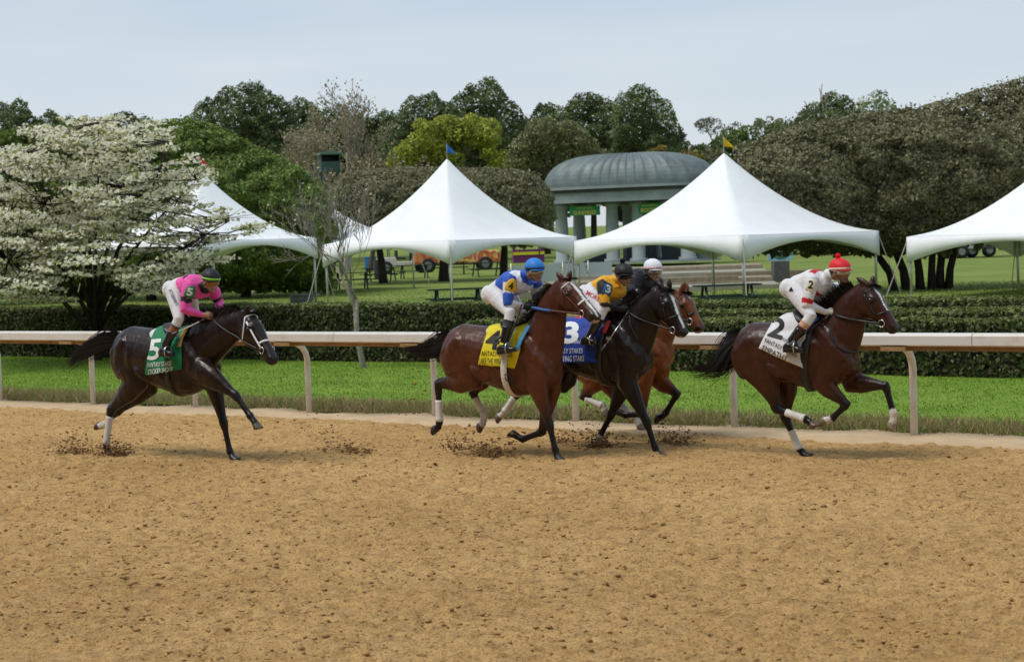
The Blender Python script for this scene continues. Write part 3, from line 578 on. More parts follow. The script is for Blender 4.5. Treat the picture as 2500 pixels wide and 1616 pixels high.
# ------------------------------------------------------------------ tents
def fabric(name, c=(0.92,0.93,0.93)):
    m = mat(name, c, 0.5, 0.3, transl=0.06, noise=(1.2,0.05), bump=(1.5,0.15,0.05)); return m
M['tent'] = fabric('tent_vinyl'); M['pole'] = mat('tent_pole', (0.55,0.55,0.53), 0.4, 0.5, 0.6, noise=(10,0.2)); M['strap'] = mat('strap', (0.45,0.42,0.36), 0.8, 0.2)
M['green_paint'] = mat('green_paint', (0.013,0.032,0.025), 0.5, 0.4, noise=(6,0.3))
def tent(label, cx, apex_y, eave_y, d, side, rot, flagcol=None, seed=1, h_eave=None, flagname=None):
    c = atd(cx, eave_y, d); g = H(to_t(c)); root = empty('marquee_tent', (c.x, c.y, g), rot); tag(root, label, 'tent', 'white peaked marquee tents')
    ze = c.z-g; za = atd(cx, apex_y, d).z-g; hs = side/2; n = 12
    # canopy: concave tensioned sheet
    V = []; F = []; m = 14
    def zc(x, y):
        r = max(abs(x), abs(y))/hs; rr = math.hypot(x, y)/hs; w_ = 0.5*(1-r); q = r*(1-w_)+w_*min(1.0, rr/1.18)
        return ze + (za-ze)*max(0.0, (1-q))**1.58
    per = []                                    # points round the unit square, corners included, so the hips stay crisp lines
    for k in range(4):
        for i in range(14):
            t_ = -1+2*i/14; x, y = t_, -1.0; ca, sa = math.cos(k*math.pi/2), math.sin(k*math.pi/2); per.append((x*ca-y*sa, x*sa+y*ca))
    np_ = len(per); NR = 22
    for j in range(1, NR+1):
        r = (j/NR)**1.2
        for x, y in per:
            o_ = hs*r+(0.022 if j == NR else 0.0); V.append((x*o_, y*o_, zc(x*hs*r,y*hs*r)+(0.016 if j < NR else 0.0)))
    V.append((0,0,za)); ap = len(V)-1
    for i in range(np_): F.append((ap, i, (i+1)%np_))
    for j in range(NR-1):
        for i in range(np_): F.append((j*np_+i, (j+1)*np_+i, (j+1)*np_+(i+1)%np_, j*np_+(i+1)%np_))
    link('canopy', new_mesh('canopy', V, F), M['tent'], root, True)
    # scalloped valances
    for k in range(4):
        a = k*math.pi/2; VV = []; FF = []; nn = 24
        for i in range(nn+1):
            t_ = -1+2*i/nn; drop = 0.20+0.56*abs(t_)**2.0
            x = t_*(hs+0.015); y = -(hs+0.015)
            for z, o_ in ((ze-0.004,0.0),(ze-drop*0.5,0.012),(ze-drop,0.02)): VV.append((x*math.cos(a)-(y-o_)*math.sin(a), x*math.sin(a)+(y-o_)*math.cos(a), z))
        for i in range(nn):
            for q in range(2): b0 = i*3+q; FF.append((b0, b0+3, b0+4, b0+1))
        vo = link('valance', new_mesh('valance', VV, FF), M['tent'], root, True)
        sm = vo.modifiers.new('thick','SOLIDIFY'); sm.thickness = 0.006
        px_, py_ = (hs-0.06)*(1 if k in (0,1) else -1), (hs-0.06)*(1 if k in (1,2) else -1)
        mb = MB(); mb.tube([(px_,py_,-0.1),(px_,py_,ze-0.03)], 0.04, 10); po = mb.build('pole', M['pole'], root, True)
        mb = MB(); mb.box((px_,py_,0.02), (0.22,0.22,0.03)); mb.build('base_plate', M['pole'], po)
        mb = MB(); mb.tube([(px_*0.99,py_*0.99,ze-0.05),(px_*1.0-0,py_*1.0,ze-0.1)], 0.02, 6)
        mb = MB(); ox, oy = math.copysign(1.0,px_), math.copysign(1.0,py_); mb.tube([(px_*1.02,py_*1.02,ze-0.1),(px_+ox*0.55,py_+oy*0.55,0.0)], 0.016, 5); mb.build('guy_strap', M['strap'], root)
    mb = MB(); mb.tube([(0,0,za-0.12),(0,0,za-0.02)], [0.10,0.03], 8); cap = mb.build('peak_cap', M['tent'], root)
    if flagcol:
        mb = MB(); mb.tube([(0,0,za-0.05),(0,0,za+0.52)], 0.012, 6); fp = mb.build('flag_pole', M['pole'], root)
        ca, sa = math.cos(-rot), math.sin(-rot); Vf = []
        for i in range(7):
            s_ = i/6; hh = 0.27*(1-0.92*s_)
            x = 0.30*s_; y = 0.05*math.sin(s_*5)
            zc_ = za+0.36-0.20*s_
            for z in (zc_+hh*0.55, zc_-hh*0.55): Vf.append((x*ca-y*sa, x*sa+y*ca, z))
        Ff = [(2*i,2*i+2,2*i+3,2*i+1) for i in range(6)]
        fo = link('pennant', new_mesh('pennant', Vf, Ff), mat('pennant_'+flagname, flagcol, 0.7, 0.2, transl=0.2), fp, True)
        fo.modifiers.new('thick','SOLIDIFY').thickness = 0.004
    return root
tent('white peaked marquee with a blue pennant behind the blue-capped rider', 1098, 388, 588, 61.5, 5.95, math.radians(45+2), (0.05,0.22,0.62), 1, None, 'blue')
tent('white peaked marquee with a yellow pennant behind the red-capped rider', 1773, 374, 576, 56.5, 6.55, math.radians(45-1), (0.85,0.55,0.02), 2, None, 'yellow')
tent('white peaked marquee with a red pennant behind the dogwood', 495, 416, 590, 66, 5.7, math.radians(45+4), (0.70,0.05,0.04), 3, None, 'red')
tent('white marquee cut by the right edge beyond the clipped oak trunks', 2592, 372, 566, 53, 6.3, math.radians(45+1), (0.1,0.35,0.1), 4, None, 'green')
tent('small white marquee peak glimpsed farther back between the red and blue tents', 812, 508, 588, 82, 5.2, math.radians(38), None, 5)
# ------------------------------------------------------------------ picnic tables, bins
def picnic_table(label, px, py, rz, d=None, z=None):
    P = on_ground(px, py) if d is None else gz(atd(px, 600, d)); root = empty('picnic_table', P, rz); tag(root, label, 'picnic table', 'dark green picnic tables on the lawn')
    for k in range(5):
        mb = MB(); mb.box((0,-0.3+k*0.15,0.75), (1.85,0.14,0.04)); mb.build('plank', M['green_paint'], root)
    for sy in (-0.72,0.72):
        for k in (-0.07,0.07):
            mb = MB(); mb.box((0,sy+k,0.44), (1.85,0.13,0.04)); mb.build('seat_plank', M['green_paint'], root)
    for sx in (-0.65,0.65):
        mb = MB(); mb.tube([(sx,-0.62,0),(sx,-0.2,0.72)], 0.04, 6); mb.tube([(sx,0.62,0),(sx,0.2,0.72)], 0.04, 6); mb.box((sx,0,0.40), (0.07,1.5,0.07)); mb.build('leg_frame', M['green_paint'], root)
    return root
picnic_table('dark green picnic table behind the hedge, right beside the blue tent front pole', 1112, 744, 0.15, 58)
picnic_table('dark green picnic table behind the hedge, beside the yellow tent front pole', 1772, 730, 0.1, 52)
for i, (x, y, r, lb) in enumerate(((930,690,0.3,'picnic table beside the dark bin under the far tent'),(1012,682,0.2,'picnic table in front of the painted truck cab'),(1105,672,0.0,'picnic table under the right half of the blue tent'),(1190,676,0.3,'picnic table before the rear wheel of the painted truck'),(860,706,0.2,'picnic table behind the bare sapling'),(1640,612,0.1,'picnic table on the rise right of the pavilion columns'))):
    picnic_table('dark green '+lb, x, y, r)
def bin_(label, px, py, r, h, col):
    P = on_ground(px, py); root = empty('litter_bin', P); tag(root, label, 'bin'); mb = MB(); mb.tube([(0,0,0),(0,0,0.04),(0,0,h*0.5),(0,0,h*0.95),(0,0,h)], [r*0.9,r*0.96,r*1.02,r,r], 16); mb.build('barrel', col, root, True)
    mb = MB(); mb.tube([(0,0,h),(0,0,h+0.05)], [r*1.05,r*1.03], 16); mb.build('rim', col, root)
M['bin_dark'] = mat('bin_dark', (0.035,0.036,0.038), 0.5, 0.4, noise=(5,0.3)); M['bin_grey'] = mat('bin_grey', (0.12,0.12,0.125), 0.6, 0.3, noise=(5,0.3)); M['blue_plastic'] = mat('blue_plastic', (0.03,0.13,0.35), 0.4, 0.4)
bin_('tall dark slatted litter bin left of the painted truck', 928, 684, 0.33, 1.05, M['bin_dark'])
bin_('grey tub lying behind the hedge below the red tent corner', 738, 752, 0.42, 0.45, M['bin_grey'])
bin_('dark litter bin among the pavilion columns', 1608, 618, 0.33, 1.1, M['bin_dark'])
bin_('blue plastic drum behind the sapling', 905, 662, 0.4, 0.95, M['blue_plastic'])
# ------------------------------------------------------------------ painted truck, trailer, booth
M['tyre'] = mat('tyre', (0.02,0.02,0.02), 0.8, 0.3); M['rim'] = mat('rim', (0.25,0.25,0.26), 0.35, 0.6, 0.7); M['chrome'] = mat('chrome', (0.5,0.5,0.5), 0.25, 0.6, 0.8); M['glassd'] = mat('dark_glass', (0.03,0.04,0.05), 0.08, 0.6)
def graphic(name, cols, sc):
    m = mat(name, cols[0], 0.4, 0.5); t = m.node_tree; l = t.links.new; b = t.nodes['Principled BSDF']; c = t.nodes.new('ShaderNodeTexCoord'); n = t.nodes.new('ShaderNodeTexNoise'); n.inputs['Scale'].default_value = sc; n.inputs['Detail'].default_value = 2
    l(c.outputs['Object'], n.inputs['Vector']); r = t.nodes.new('ShaderNodeValToRGB'); r.color_ramp.interpolation = 'CONSTANT'; e = r.color_ramp.elements
    e[0].position = 0; e[0].color = (*cols[0],1); e[1].position = 0.45; e[1].color = (*cols[1],1)
    for k, cc in enumerate(cols[2:]): q = e.new(0.53+0.08*k); q.color = (*cc,1)
    l(n.outputs[0], r.inputs[0]); l(r.outputs[0], b.inputs['Base Color']); return m
M['gfx'] = graphic('truck_wrap', [(0.62,0.20,0.05),(0.50,0.09,0.05),(0.75,0.45,0.12),(0.45,0.16,0.20)], 1.6)
def wheel(root, x, y, r=0.42, w=0.28):
    mb = MB(); mb.tube([(x,y-w/2,r),(x,y-w/2+0.03,r),(x,y+w/2-0.03,r),(x,y+w/2,r)], [r*0.9,r,r,r*0.9], 20); wo = mb.build('wheel', M['tyre'], root, True)
    mb = MB(); mb.tube([(x,y-w/2-0.012,r),(x,y-w/2+0.05,r)], [r*0.5,r*0.62], 14); mb.build('rim', M['rim'], wo)
def extrude(name, prof, y0, y1, m, root, bevel=0.03):
    n = len(prof); V = [(x,y0,z) for x,z in prof]+[(x,y1,z) for x,z in prof]; F = [tuple(range(n)), tuple(range(2*n-1,n-1,-1))]+[(k+n,(k+1)%n+n,(k+1)%n,k) for k in range(n)]
    me = new_mesh(name, V, F); o = link(name, me, m, root); md = o.modifiers.new('b','BEVEL'); md.width = bevel; md.segments = 2; return o
def truck():
    P = on_ground(1115, 664); root = empty('pickup_truck', P, math.radians(4)); tag(root, 'orange graphic-wrapped vehicle parked behind the blue-flagged tent', 'truck')
    extrude('body', [(-2.6,0.55),(2.7,0.55),(2.75,0.9),(2.6,1.25),(1.2,1.35),(0.7,1.9),(-0.7,1.95),(-1.0,1.35),(-2.6,1.3)], -0.95, 0.95, M['gfx'], root, 0.08)
    for x0, x1 in ((-0.55,0.0),(0.08,0.62)):
        mb = MB(); mb.box(((x0+x1)/2,-0.955,1.58), (x1-x0,0.03,0.42)); mb.build('window', M['glassd'], root)
    for x in (-1.75,1.75):
        for y in (-0.86,0.86): wheel(root, x, y, 0.45)
    mb = MB(); mb.box((2.78,0,0.72), (0.14,1.8,0.22)); mb.build('bumper', M['chrome'], root, bevel=0.02)
    mb = MB(); mb.box((0,0,0.52), (3.4,1.6,0.16)); mb.build('chassis', M['bin_dark'], root)
truck()
def jeep():
    P = on_ground(985, 668); root = empty('utility_vehicle', P, math.radians(8)); tag(root, 'yellow and white open vehicle behind the blue tent left half', 'vehicle')
    ym = mat('jeep_yellow', (0.70,0.50,0.05), 0.4, 0.4); wm = mat('jeep_white', (0.6,0.58,0.55), 0.4, 0.4)
    extrude('body', [(-1.6,0.5),(1.7,0.5),(1.75,0.95),(0.7,1.05),(0.5,0.75),(-0.4,0.75),(-0.5,1.05),(-1.6,1.05)], -0.75, 0.75, wm, root, 0.05)
    extrude('hood', [(0.72,1.06),(1.74,0.97),(1.72,1.12),(0.75,1.2)], -0.7, 0.7, ym, root, 0.03)
    for x in (-1.1,1.2):
        for y in (-0.7,0.7): wheel(root, x, y, 0.40)
    for x in (-0.9,0.5):
        mb = MB(); mb.tube([(x,-0.7,1.05),(x,-0.68,1.75),(x,0.68,1.75),(x,0.7,1.05)], 0.03, 6); mb.build('roll_bar', M['bin_dark'], root)
    mb = MB(); mb.box((-0.2,0,1.79), (1.7,1.45,0.05)); mb.build('canopy', ym, root)
    for y in (-0.35,0.35):
        mb = MB(); mb.box((-0.15,y,0.95), (0.5,0.5,0.12)); mb.box((-0.42,y,1.2), (0.12,0.5,0.5)); mb.build('seat', M['bin_dark'], root)
jeep()
def booth():
    P = on_ground(1290, 642); root = empty('vendor_booth', P, math.radians(3)); tag(root, 'yellow and purple vendor booth behind the blue-capped rider', 'booth')
    y_ = mat('booth_yellow', (0.72,0.62,0.03), 0.5, 0.3); p_ = mat('booth_purple', (0.16,0.03,0.13), 0.5, 0.3)
    mb = MB(); mb.box((0,0,0.5), (2.3,1.6,1.0)); mb.build('counter', p_, root); mb = MB(); mb.box((0,-0.815,0.72), (2.34,0.05,0.22)); mb.build('stripe', y_, root)
    for x in (-1.05,1.05):
        for y in (-0.7,0.7): mb = MB(); mb.box((x,y,1.35), (0.12,0.12,0.72)); mb.build('corner_post', p_, root)
    mb = MB(); mb.box((0,0,1.95), (2.4,1.8,0.5)); mb.build('fascia', y_, root, bevel=0.02); mb = MB(); mb.box((-0.55,-0.915,1.78), (0.7,0.03,0.2)); mb.build('sign_panel', p_, root)
booth()
def trailer(label, px, py, rz, L_=3.6):
    P = on_ground(px, py); root = empty('trailer', P, rz); tag(root, label, 'trailer', 'parked trailers on the far lawn'); wm = mat('trailer_grey', (0.42,0.43,0.44), 0.5, 0.4, noise=(3,0.2))
    extrude('body', [(-L_/2,0.5),(L_/2,0.5),(L_/2,1.2),(L_/2-0.3,1.35),(-L_/2,1.35)], -0.9, 0.9, wm, root, 0.04)
    for x in (-0.55,0.4): wheel(root, x, -0.86, 0.36)
    mb = MB(); mb.tube([(L_/2,0,0.55),(L_/2+0.9,0,0.5)], 0.05, 6); mb.build('drawbar', M['bin_dark'], root); mb = MB(); mb.box((0,-0.92,0.92), (L_*0.8,0.03,0.1)); mb.build('trim', M['chrome'], root)
trailer('grey trailer parked on the far lawn right of the oak trunks', 2385, 628, 0.05)
trailer('low grey trailer half hidden by the oak trunks', 2320, 632, 0.0, 3.0)
# ------------------------------------------------------------------ domed pavilion with signs, terrace steps
def pavilion():
    d = 112; k = d/FPX; c = atd(1545, 640, d); g = c.z-0.0; P = Vector((c.x, c.y, g)); root = empty('pavilion', P, math.radians(-20)); tag(root, 'grey-green domed copper pavilion on round columns behind the tents', 'pavilion')
    cop = mat('verdigris_copper', (0.155,0.190,0.190), 0.55, 0.4, 0.25, noise=(1.3,0.35)); st = mat('painted_stone', (0.27,0.31,0.31), 0.7, 0.3, noise=(1.0,0.2)); dk = mat('pavilion_dark', (0.06,0.07,0.07), 0.8, 0.2)  # dk: one dark grey shared by frieze, ceiling, counters and panels
    Lx, Ly = 5.25, 3.0; zb = 4.60; zt = 6.55
    # ribbed vault roof with rounded ends
    def rr(a):      # rounded-rectangle footprint radius, superellipse
        ca, sa = abs(math.cos(a)), abs(math.sin(a)); return 1/((ca/Lx)**3.2+(sa/Ly)**3.2)**(1/3.2)
    n = 144; m = 12; V = []; F = []
    for j in range(m+1):
        p = j/m*math.pi/2; rs = math.cos(p)**0.55 if j < m else 0.0; z = zb+(zt-zb)*math.sin(p)**1.0
        for i in range(n):
            a = 2*math.pi*i/n; r = rr(a)*rs*(1+0.006*(1 if i % 4 == 0 else -0.3)); V.append((r*math.cos(a), r*math.sin(a), z+(0.05 if i % 4 == 0 and j < m else 0)))
    for j in range(m):
        for i in range(n): F.append((j*n+i, j*n+(i+1)%n, (j+1)*n+(i+1)%n, (j+1)*n+i))
    roof = link('roof', new_mesh('roof', V, F), cop, root)
    def ring(name, r0, z0, z1, m_, par=root):
        V = []; F = []
        for z, s_ in ((z0,r0),(z1,r0),(z1,r0-0.5),(z0,r0-0.5)):
            for i in range(n): a = 2*math.pi*i/n; r = rr(a)+s_; V.append((r*math.cos(a), r*math.sin(a), z))
        for j in range(4):
            for i in range(n): F.append((j*n+i, j*n+(i+1)%n, ((j+1)%4)*n+(i+1)%n, ((j+1)%4)*n+i))
        return link(name, new_mesh(name, V, F), m_, par)
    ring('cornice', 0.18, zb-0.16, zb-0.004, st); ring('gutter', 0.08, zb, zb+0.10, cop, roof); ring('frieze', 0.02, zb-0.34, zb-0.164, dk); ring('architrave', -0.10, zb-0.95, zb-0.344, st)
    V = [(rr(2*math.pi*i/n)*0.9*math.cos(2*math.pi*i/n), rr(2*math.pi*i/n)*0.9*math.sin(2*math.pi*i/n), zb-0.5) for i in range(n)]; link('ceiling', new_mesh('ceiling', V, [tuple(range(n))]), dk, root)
    for x in (-3.9,-0.7,0.9,3.9):
        for y in (-1.75,1.75):
            mb = MB(); r = 0.40; mb.tube([(x,y,-0.05),(x,y,0.25),(x,y,0.252),(x,y,2.0),(x,y,zb-1.25),(x,y,zb-1.2),(x,y,zb-0.97)], [r*1.35,r*1.35,r*1.02,r,r*0.86,r*1.1,r*1.15], 20); mb.build('column', st, root, True)
    ye = mat('sign_green', (0.02,0.28,0.10), 0.5, 0.3); yl = mat('sign_yellow', (0.75,0.55,0.08), 0.5, 0.3)
    for x, y, s1, s2 in ((-2.3,-2.05,'INFORMATION','SUNDRIES'),(1.75,-2.05,'HANDICAPPING','BOOTH')):
        mb = MB(); mb.box((x,y,zb-1.42), (1.9,0.06,0.56)); sg = mb.build('sign', ye, root)
        for txt, z, s_ in ((s1, zb-1.30, 0.14), (s2, zb-1.63, 0.32)):
            text_mesh('sign_lettering', txt, yl, sg, s_, Matrix.Translation((x,y-0.035,z)) @ Matrix.Rotation(math.pi/2,4,'X'), bold=True)
    mb = MB(); mb.box((0,0,0.02), (9.6,5.6,0.10)); mb.build('floor_slab', st, root)
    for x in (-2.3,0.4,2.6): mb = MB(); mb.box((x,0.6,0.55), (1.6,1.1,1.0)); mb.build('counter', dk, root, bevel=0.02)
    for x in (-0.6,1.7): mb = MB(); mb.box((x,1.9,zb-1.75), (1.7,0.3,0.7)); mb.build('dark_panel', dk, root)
def text_mesh(name, txt, m, parent, size, mw, bold=False, ext=0.004, align='CENTER'):
    cu = bpy.data.curves.new('t', 'FONT'); cu.body = txt; cu.size = size; cu.align_x = align; cu.extrude = ext; cu.resolution_u = 3
    if bold: cu.offset = size*0.02
    o = bpy.data.objects.new('t', cu); COL.objects.link(o); dg = bpy.context.evaluated_depsgraph_get()
    me = bpy.data.meshes.new_from_object(o.evaluated_get(dg)); bpy.data.objects.remove(o); bpy.data.curves.remove(cu); me.transform(mw); me.materials.clear()
    return link(name, me, m, parent)
pavilion()
M['terr'] = mat('terrace_stone', (0.33,0.32,0.25), 0.9, 0.2, noise=(1.5,0.2)); M['wood'] = mat('weathered_timber', (0.30,0.25,0.17), 0.85, 0.2, noise=(5,0.3))
def terrace():
    a = on_ground(1560, 716); root = empty('terrace_steps', a, math.radians(-6)); tag(root, 'pale wide terrace steps leading up to the pavilion', 'steps')
    for i in range(4):
        mb = MB(); mb.box((0.3+0.25*i, 1.0+i*4.4, 0.02+i*0.17), (9.4-0.6*i, 4.4, 0.40)); mb.build('step', M['terr'] if i % 2 == 0 else M['wood'], root, bevel=0.02)
terrace()
def glass_rail():
    a = on_ground(1370, 706); root = empty('terrace_railing', a, math.radians(-8)); tag(root, 'pale glass-panelled railing left of the terrace steps', 'railing'); gm = mat('pale_glass', (0.50,0.58,0.56), 0.15, 0.5, transl=0.4)
    for i in range(4):
        mb = MB(); mb.box((-1.5+i*1.0,0.4*i,0.55), (0.94,0.02,0.9)); mb.build('pane', gm, root); mb = MB(); mb.tube([(-2.0+i*1.0,0.4*i,-0.1),(-2.0+i*1.0,0.4*i,1.1)], 0.025, 8); mb.build('post', M['pole'], root, True)
glass_rail()
def low_wall(label, px, py, rz, L_):
    a = on_ground(px, py); root = empty('timber_edging', a, rz); tag(root, label, 'edging', 'timber edgings right of the terrace')
    for i in range(2): mb = MB(); mb.box((0.15*i,0.5*i,0.12+0.2*i), (L_-0.5*i,0.25,0.24)); mb.build('sleeper', M['wood'], root, bevel=0.015)
low_wall('weathered timber edging under the painted panel', 1860, 690, -0.05, 5.0); low_wall('weathered timber edging left of the yellow tent front pole', 1680, 706, -0.05, 4.0)
def art_panel():
    P = on_ground(1906, 690); root = empty('painted_panel', P, math.radians(4)); tag(root, 'light blue painted panel on a dark plinth right of the yellow tent pole', 'panel')
    mb = MB(); mb.box((0,0,0.42), (0.62,0.5,0.84)); mb.build('plinth', M['bin_grey'], root, bevel=0.02)
    mb = MB(); mb.box((0,-0.02,1.46), (0.98,0.06,1.22)); bd = mb.build('board', mat('panel_blue', (0.33,0.58,0.66), 0.6, 0.3, noise=(2.5,0.3)), root)
    for c, sz, col in (((0,-0.055,1.75),(0.30,0.02,0.34),(0.12,0.06,0.04)), ((0.0,-0.056,1.42),(0.46,0.02,0.36),(0.62,0.62,0.35)), ((0.02,-0.057,1.07),(0.62,0.02,0.32),(0.08,0.16,0.14))):
        rgp = random.Random(sz[0]); V = [(c[0]+sz[0]/2*math.cos(a)*(0.8+0.35*rgp.random()), c[1], c[2]+sz[2]/2*math.sin(a)*(0.8+0.35*rgp.random())) for a in [i*math.pi/9 for i in range(18)]]
        link('paint_patch', new_mesh('paint_patch', V, [tuple(range(18))]), mat('patch', col, 0.6, 0.3, noise=(6,0.3)), bd)
art_panel()
def hut():
    P = gz(atd(812, 600, 118)); z = atd(812, 420, 118).z-P.z; root = empty('lookout_hut', P, 0.25); tag(root, 'small green wooden lookout hut on legs among the sycamores', 'hut')
    gm = mat('hut_green', (0.06,0.10,0.09), 0.7, 0.3, noise=(4,0.25))
    for x in (-0.5,0.5):
        for y in (-0.4,0.4): mb = MB(); mb.box((x,y,z/2-0.1), (0.10,0.10,z+0.2)); mb.build('leg', gm, root)
    mb = MB(); mb.box((0,0,z+0.05), (1.3,1.1,0.1)); mb.build('floor', gm, root)
    for i in range(5): mb = MB(); mb.box((0,-0.5,z+0.17+i*0.105), (1.2,0.04,0.1)); mb.build('plank', gm, root)
    for x in (-0.58,0.58): mb = MB(); mb.box((x,0,z+0.6), (0.05,1.0,1.0)); mb.build('side_wall', gm, root)
    mb = MB(); mb.box((0,0.5,z+0.6), (1.2,0.04,1.0)); mb.build('back_wall', M['bin_dark'], root)
    extrude('roof', [(-0.78,z+1.08),(0.78,z+1.08),(0.70,z+1.2),(0.0,z+1.30),(-0.70,z+1.2)], -0.75, 0.7, mat('hut_roof',(0.10,0.19,0.15),0.6,0.3), root, 0.01)
hut()
def lamp():
    P = gz(atd(1316, 600, 100)); z = atd(1316, 550, 100).z-P.z; root = empty('garden_lamp', P); tag(root, 'small lit yellow globe lamp on a thin pole left of the pavilion', 'lamp')
    mb = MB(); mb.tube([(0,0,0),(0,0,z-0.1)], 0.04, 8); mb.build('pole', M['bin_dark'], root)
    bm = bmesh.new(); bmesh.ops.create_icosphere(bm, subdivisions=2, radius=0.11); me = bpy.data.meshes.new('globe'); bm.to_mesh(me); o = link('globe', me, mat('lamp_glow', (0.9,0.7,0.3), 0.5, 0.3, emit=((1.0,0.75,0.3),2.5)), root, True); o.location = (0,0,z)
lamp()
# ------------------------------------------------------------------ figure tools
def ring_pts(c, a, b, n=16, e=2.0):
    """superellipse ring round c with half axis vectors a and b"""
    out = []
    for k in range(n):
        t = 2*math.pi*k/n; ct, st = math.cos(t), math.sin(t)
        x = math.copysign(abs(ct)**(2/e), ct); y = math.copysign(abs(st)**(2/e), st)
        out.append(Vector(c)+Vector(a)*x+Vector(b)*y)
    return out
def loft(mb, rings):
    n = len(rings[0]); V = [p for r in rings for p in r]; F = []
    for i in range(len(rings)-1):
        for k in range(n): F.append((i*n+k, i*n+(k+1)%n, (i+1)*n+(k+1)%n, (i+1)*n+k))
    c0 = sum(rings[0], Vector())/n; c1 = sum(rings[-1], Vector())/n; b = len(V); V += [c0, c1]; m = (len(rings)-1)*n
    for k in range(n): F.append((b, (k+1)%n, k)); F.append((b+1, m+k, m+(k+1)%n))
    mb.add(V, F)
def ellipsoid(mb, c, r, n=14, m=9, rot=None):
    rings = []
    for j in range(1, m):
        p = math.pi*j/m; rings.append([Vector((r[0]*math.sin(p)*math.cos(2*math.pi*k/n), r[1]*math.sin(p)*math.sin(2*math.pi*k/n), -r[2]*math.cos(p))) for k in range(n)])
    if rot is not None: rings = [[rot @ q for q in rr] for rr in rings]
    loft(mb, [[q+Vector(c) for q in rr] for rr in rings])
def limb(mb, st, lat=(0,1,0), n=14, e=2.0):
    """stations (point, fore-aft radius, lateral radius); rings square to the path"""
    P = [Vector(s[0]) for s in st]; Y = Vector(lat); rings = []
    for i, s in enumerate(st):
        t = (P[min(i+1,len(P)-1)]-P[max(i-1,0)]).normalized()
        b = (Y - t*Y.dot(t)).normalized(); a = b.cross(t).normalized()
        rings.append(ring_pts(P[i], a*s[1], b*s[2], n, e))
    loft(mb, rings)
def remesh(mb, voxel, smooth=5, lam=0.5):
    """union of overlapping closed pieces as one continuous skin, relaxed; returns V, F(quads), edges"""
    me = new_mesh('tmp', mb.v, mb.f); o = bpy.data.objects.new('tmp', me); COL.objects.link(o)
    m = o.modifiers.new('r','REMESH'); m.mode = 'VOXEL'; m.voxel_size = voxel; m.adaptivity = 0
    dg = bpy.context.evaluated_depsgraph_get(); ev = o.evaluated_get(dg); em = bpy.data.meshes.new_from_object(ev)
    n = len(em.vertices); V = np.empty(n*3, np.float32); em.vertices.foreach_get('co', V); V = V.reshape(-1,3).astype(float)
    E = np.empty(len(em.edges)*2, np.int32); em.edges.foreach_get('vertices', E); E = E.reshape(-1,2)
    F = [tuple(p.vertices) for p in em.polygons]
    bpy.data.objects.remove(o); bpy.data.meshes.remove(me); bpy.data.meshes.remove(em)
    deg = np.bincount(E.ravel(), minlength=n).astype(float)[:,None]
    for k in range(smooth*2):                       # Taubin: smooths without shrinking thin legs
        S_ = np.zeros_like(V); np.add.at(S_, E[:,0], V[E[:,1]]); np.add.at(S_, E[:,1], V[E[:,0]])
        V = V + (S_/deg - V)*(lam if k % 2 == 0 else -lam*0.92)
    return V, F
def seg_dist(V, a, b):
    a = np.array(a); b = np.array(b); d = b-a; t = np.clip(((V-a)@d)/(d@d+1e-12), 0, 1); q = a+t[:,None]*d
    return np.linalg.norm(V-q, axis=1), t
class Frame:
    """upright local frame: x forward along heading, y to its left, z up"""
    def __init__(s, O, ang):
        s.O = Vector(O); s.a = ang; s.X = Vector((math.cos(ang), math.sin(ang), 0)); s.Y = Vector((-math.sin(ang), math.cos(ang), 0))
    def w2l(s, P): q = Vector(P)-s.O; return Vector((q.dot(s.X), q.dot(s.Y), q.z))
    def l2w(s, p): return s.O+s.X*p[0]+s.Y*p[1]+Vector((0,0,p[2]))
    def pix(s, px, py, y=0.0, through=None, yaw=0.0):
        """pixel -> local point on the upright plane at side offset y (or through a point, turned by yaw)"""
        r = ray(px, py)
        if through is None: n = s.Y; q = s.O+s.Y*y
        else: q = s.l2w(through); n = s.Y*math.cos(yaw)+s.X*math.sin(yaw)
        k = (q-CAM).dot(n)/r.dot(n); return s.w2l(CAM+r*k)
    def lray(s, px, py):
        r = ray(px, py); return s.w2l(CAM), Vector((r.dot(s.X), r.dot(s.Y), r.z))
def mesh_bvh(V, F): return BVHTree.FromPolygons([tuple(v) for v in V], [tuple(f) for f in F])
def hit(fr, bvh, px, py, off=0.0):
    o, d = fr.lray(px, py); loc, nor, idx, dist = bvh.ray_cast(o, d)
    if loc is None: return None
    if nor.dot(d) > 0: nor = -nor
    return loc+nor*off
def txt_flat(txt, bold=0.0, sub=0.06):
    """lettering as a flat mesh scaled to the unit square"""
    cu = bpy.data.curves.new('t','FONT'); cu.body = txt; cu.size = 1; cu.resolution_u = 3; cu.offset = bold; cu.fill_mode = 'FRONT'
    o = bpy.data.objects.new('t', cu); COL.objects.link(o); dg = bpy.context.evaluated_depsgraph_get()
    me = bpy.data.meshes.new_from_object(o.evaluated_get(dg)); bpy.data.objects.remove(o); bpy.data.curves.remove(cu)
    bm = bmesh.new(); bm.from_mesh(me); bpy.data.meshes.remove(me); bmesh.ops.triangulate(bm, faces=bm.faces[:])
    xs = [v.co.x for v in bm.verts]; ys = [v.co.y for v in bm.verts]; x0, x1, y0, y1 = min(xs), max(xs), min(ys), max(ys)
    for v in bm.verts: v.co = ((v.co.x-x0)/(x1-x0), (v.co.y-y0)/(y1-y0), 0)
    for _ in range(3):
        lg = [e for e in bm.edges if e.calc_length() > sub*2]
        if not lg: break
        bmesh.ops.subdivide_edges(bm, edges=lg, cuts=1); bmesh.ops.triangulate(bm, faces=bm.faces[:])
    V = [tuple(v.co) for v in bm.verts]; bm.verts.index_update(); F = [tuple(v.index for v in f.verts) for f in bm.faces]; bm.free(); return V, F
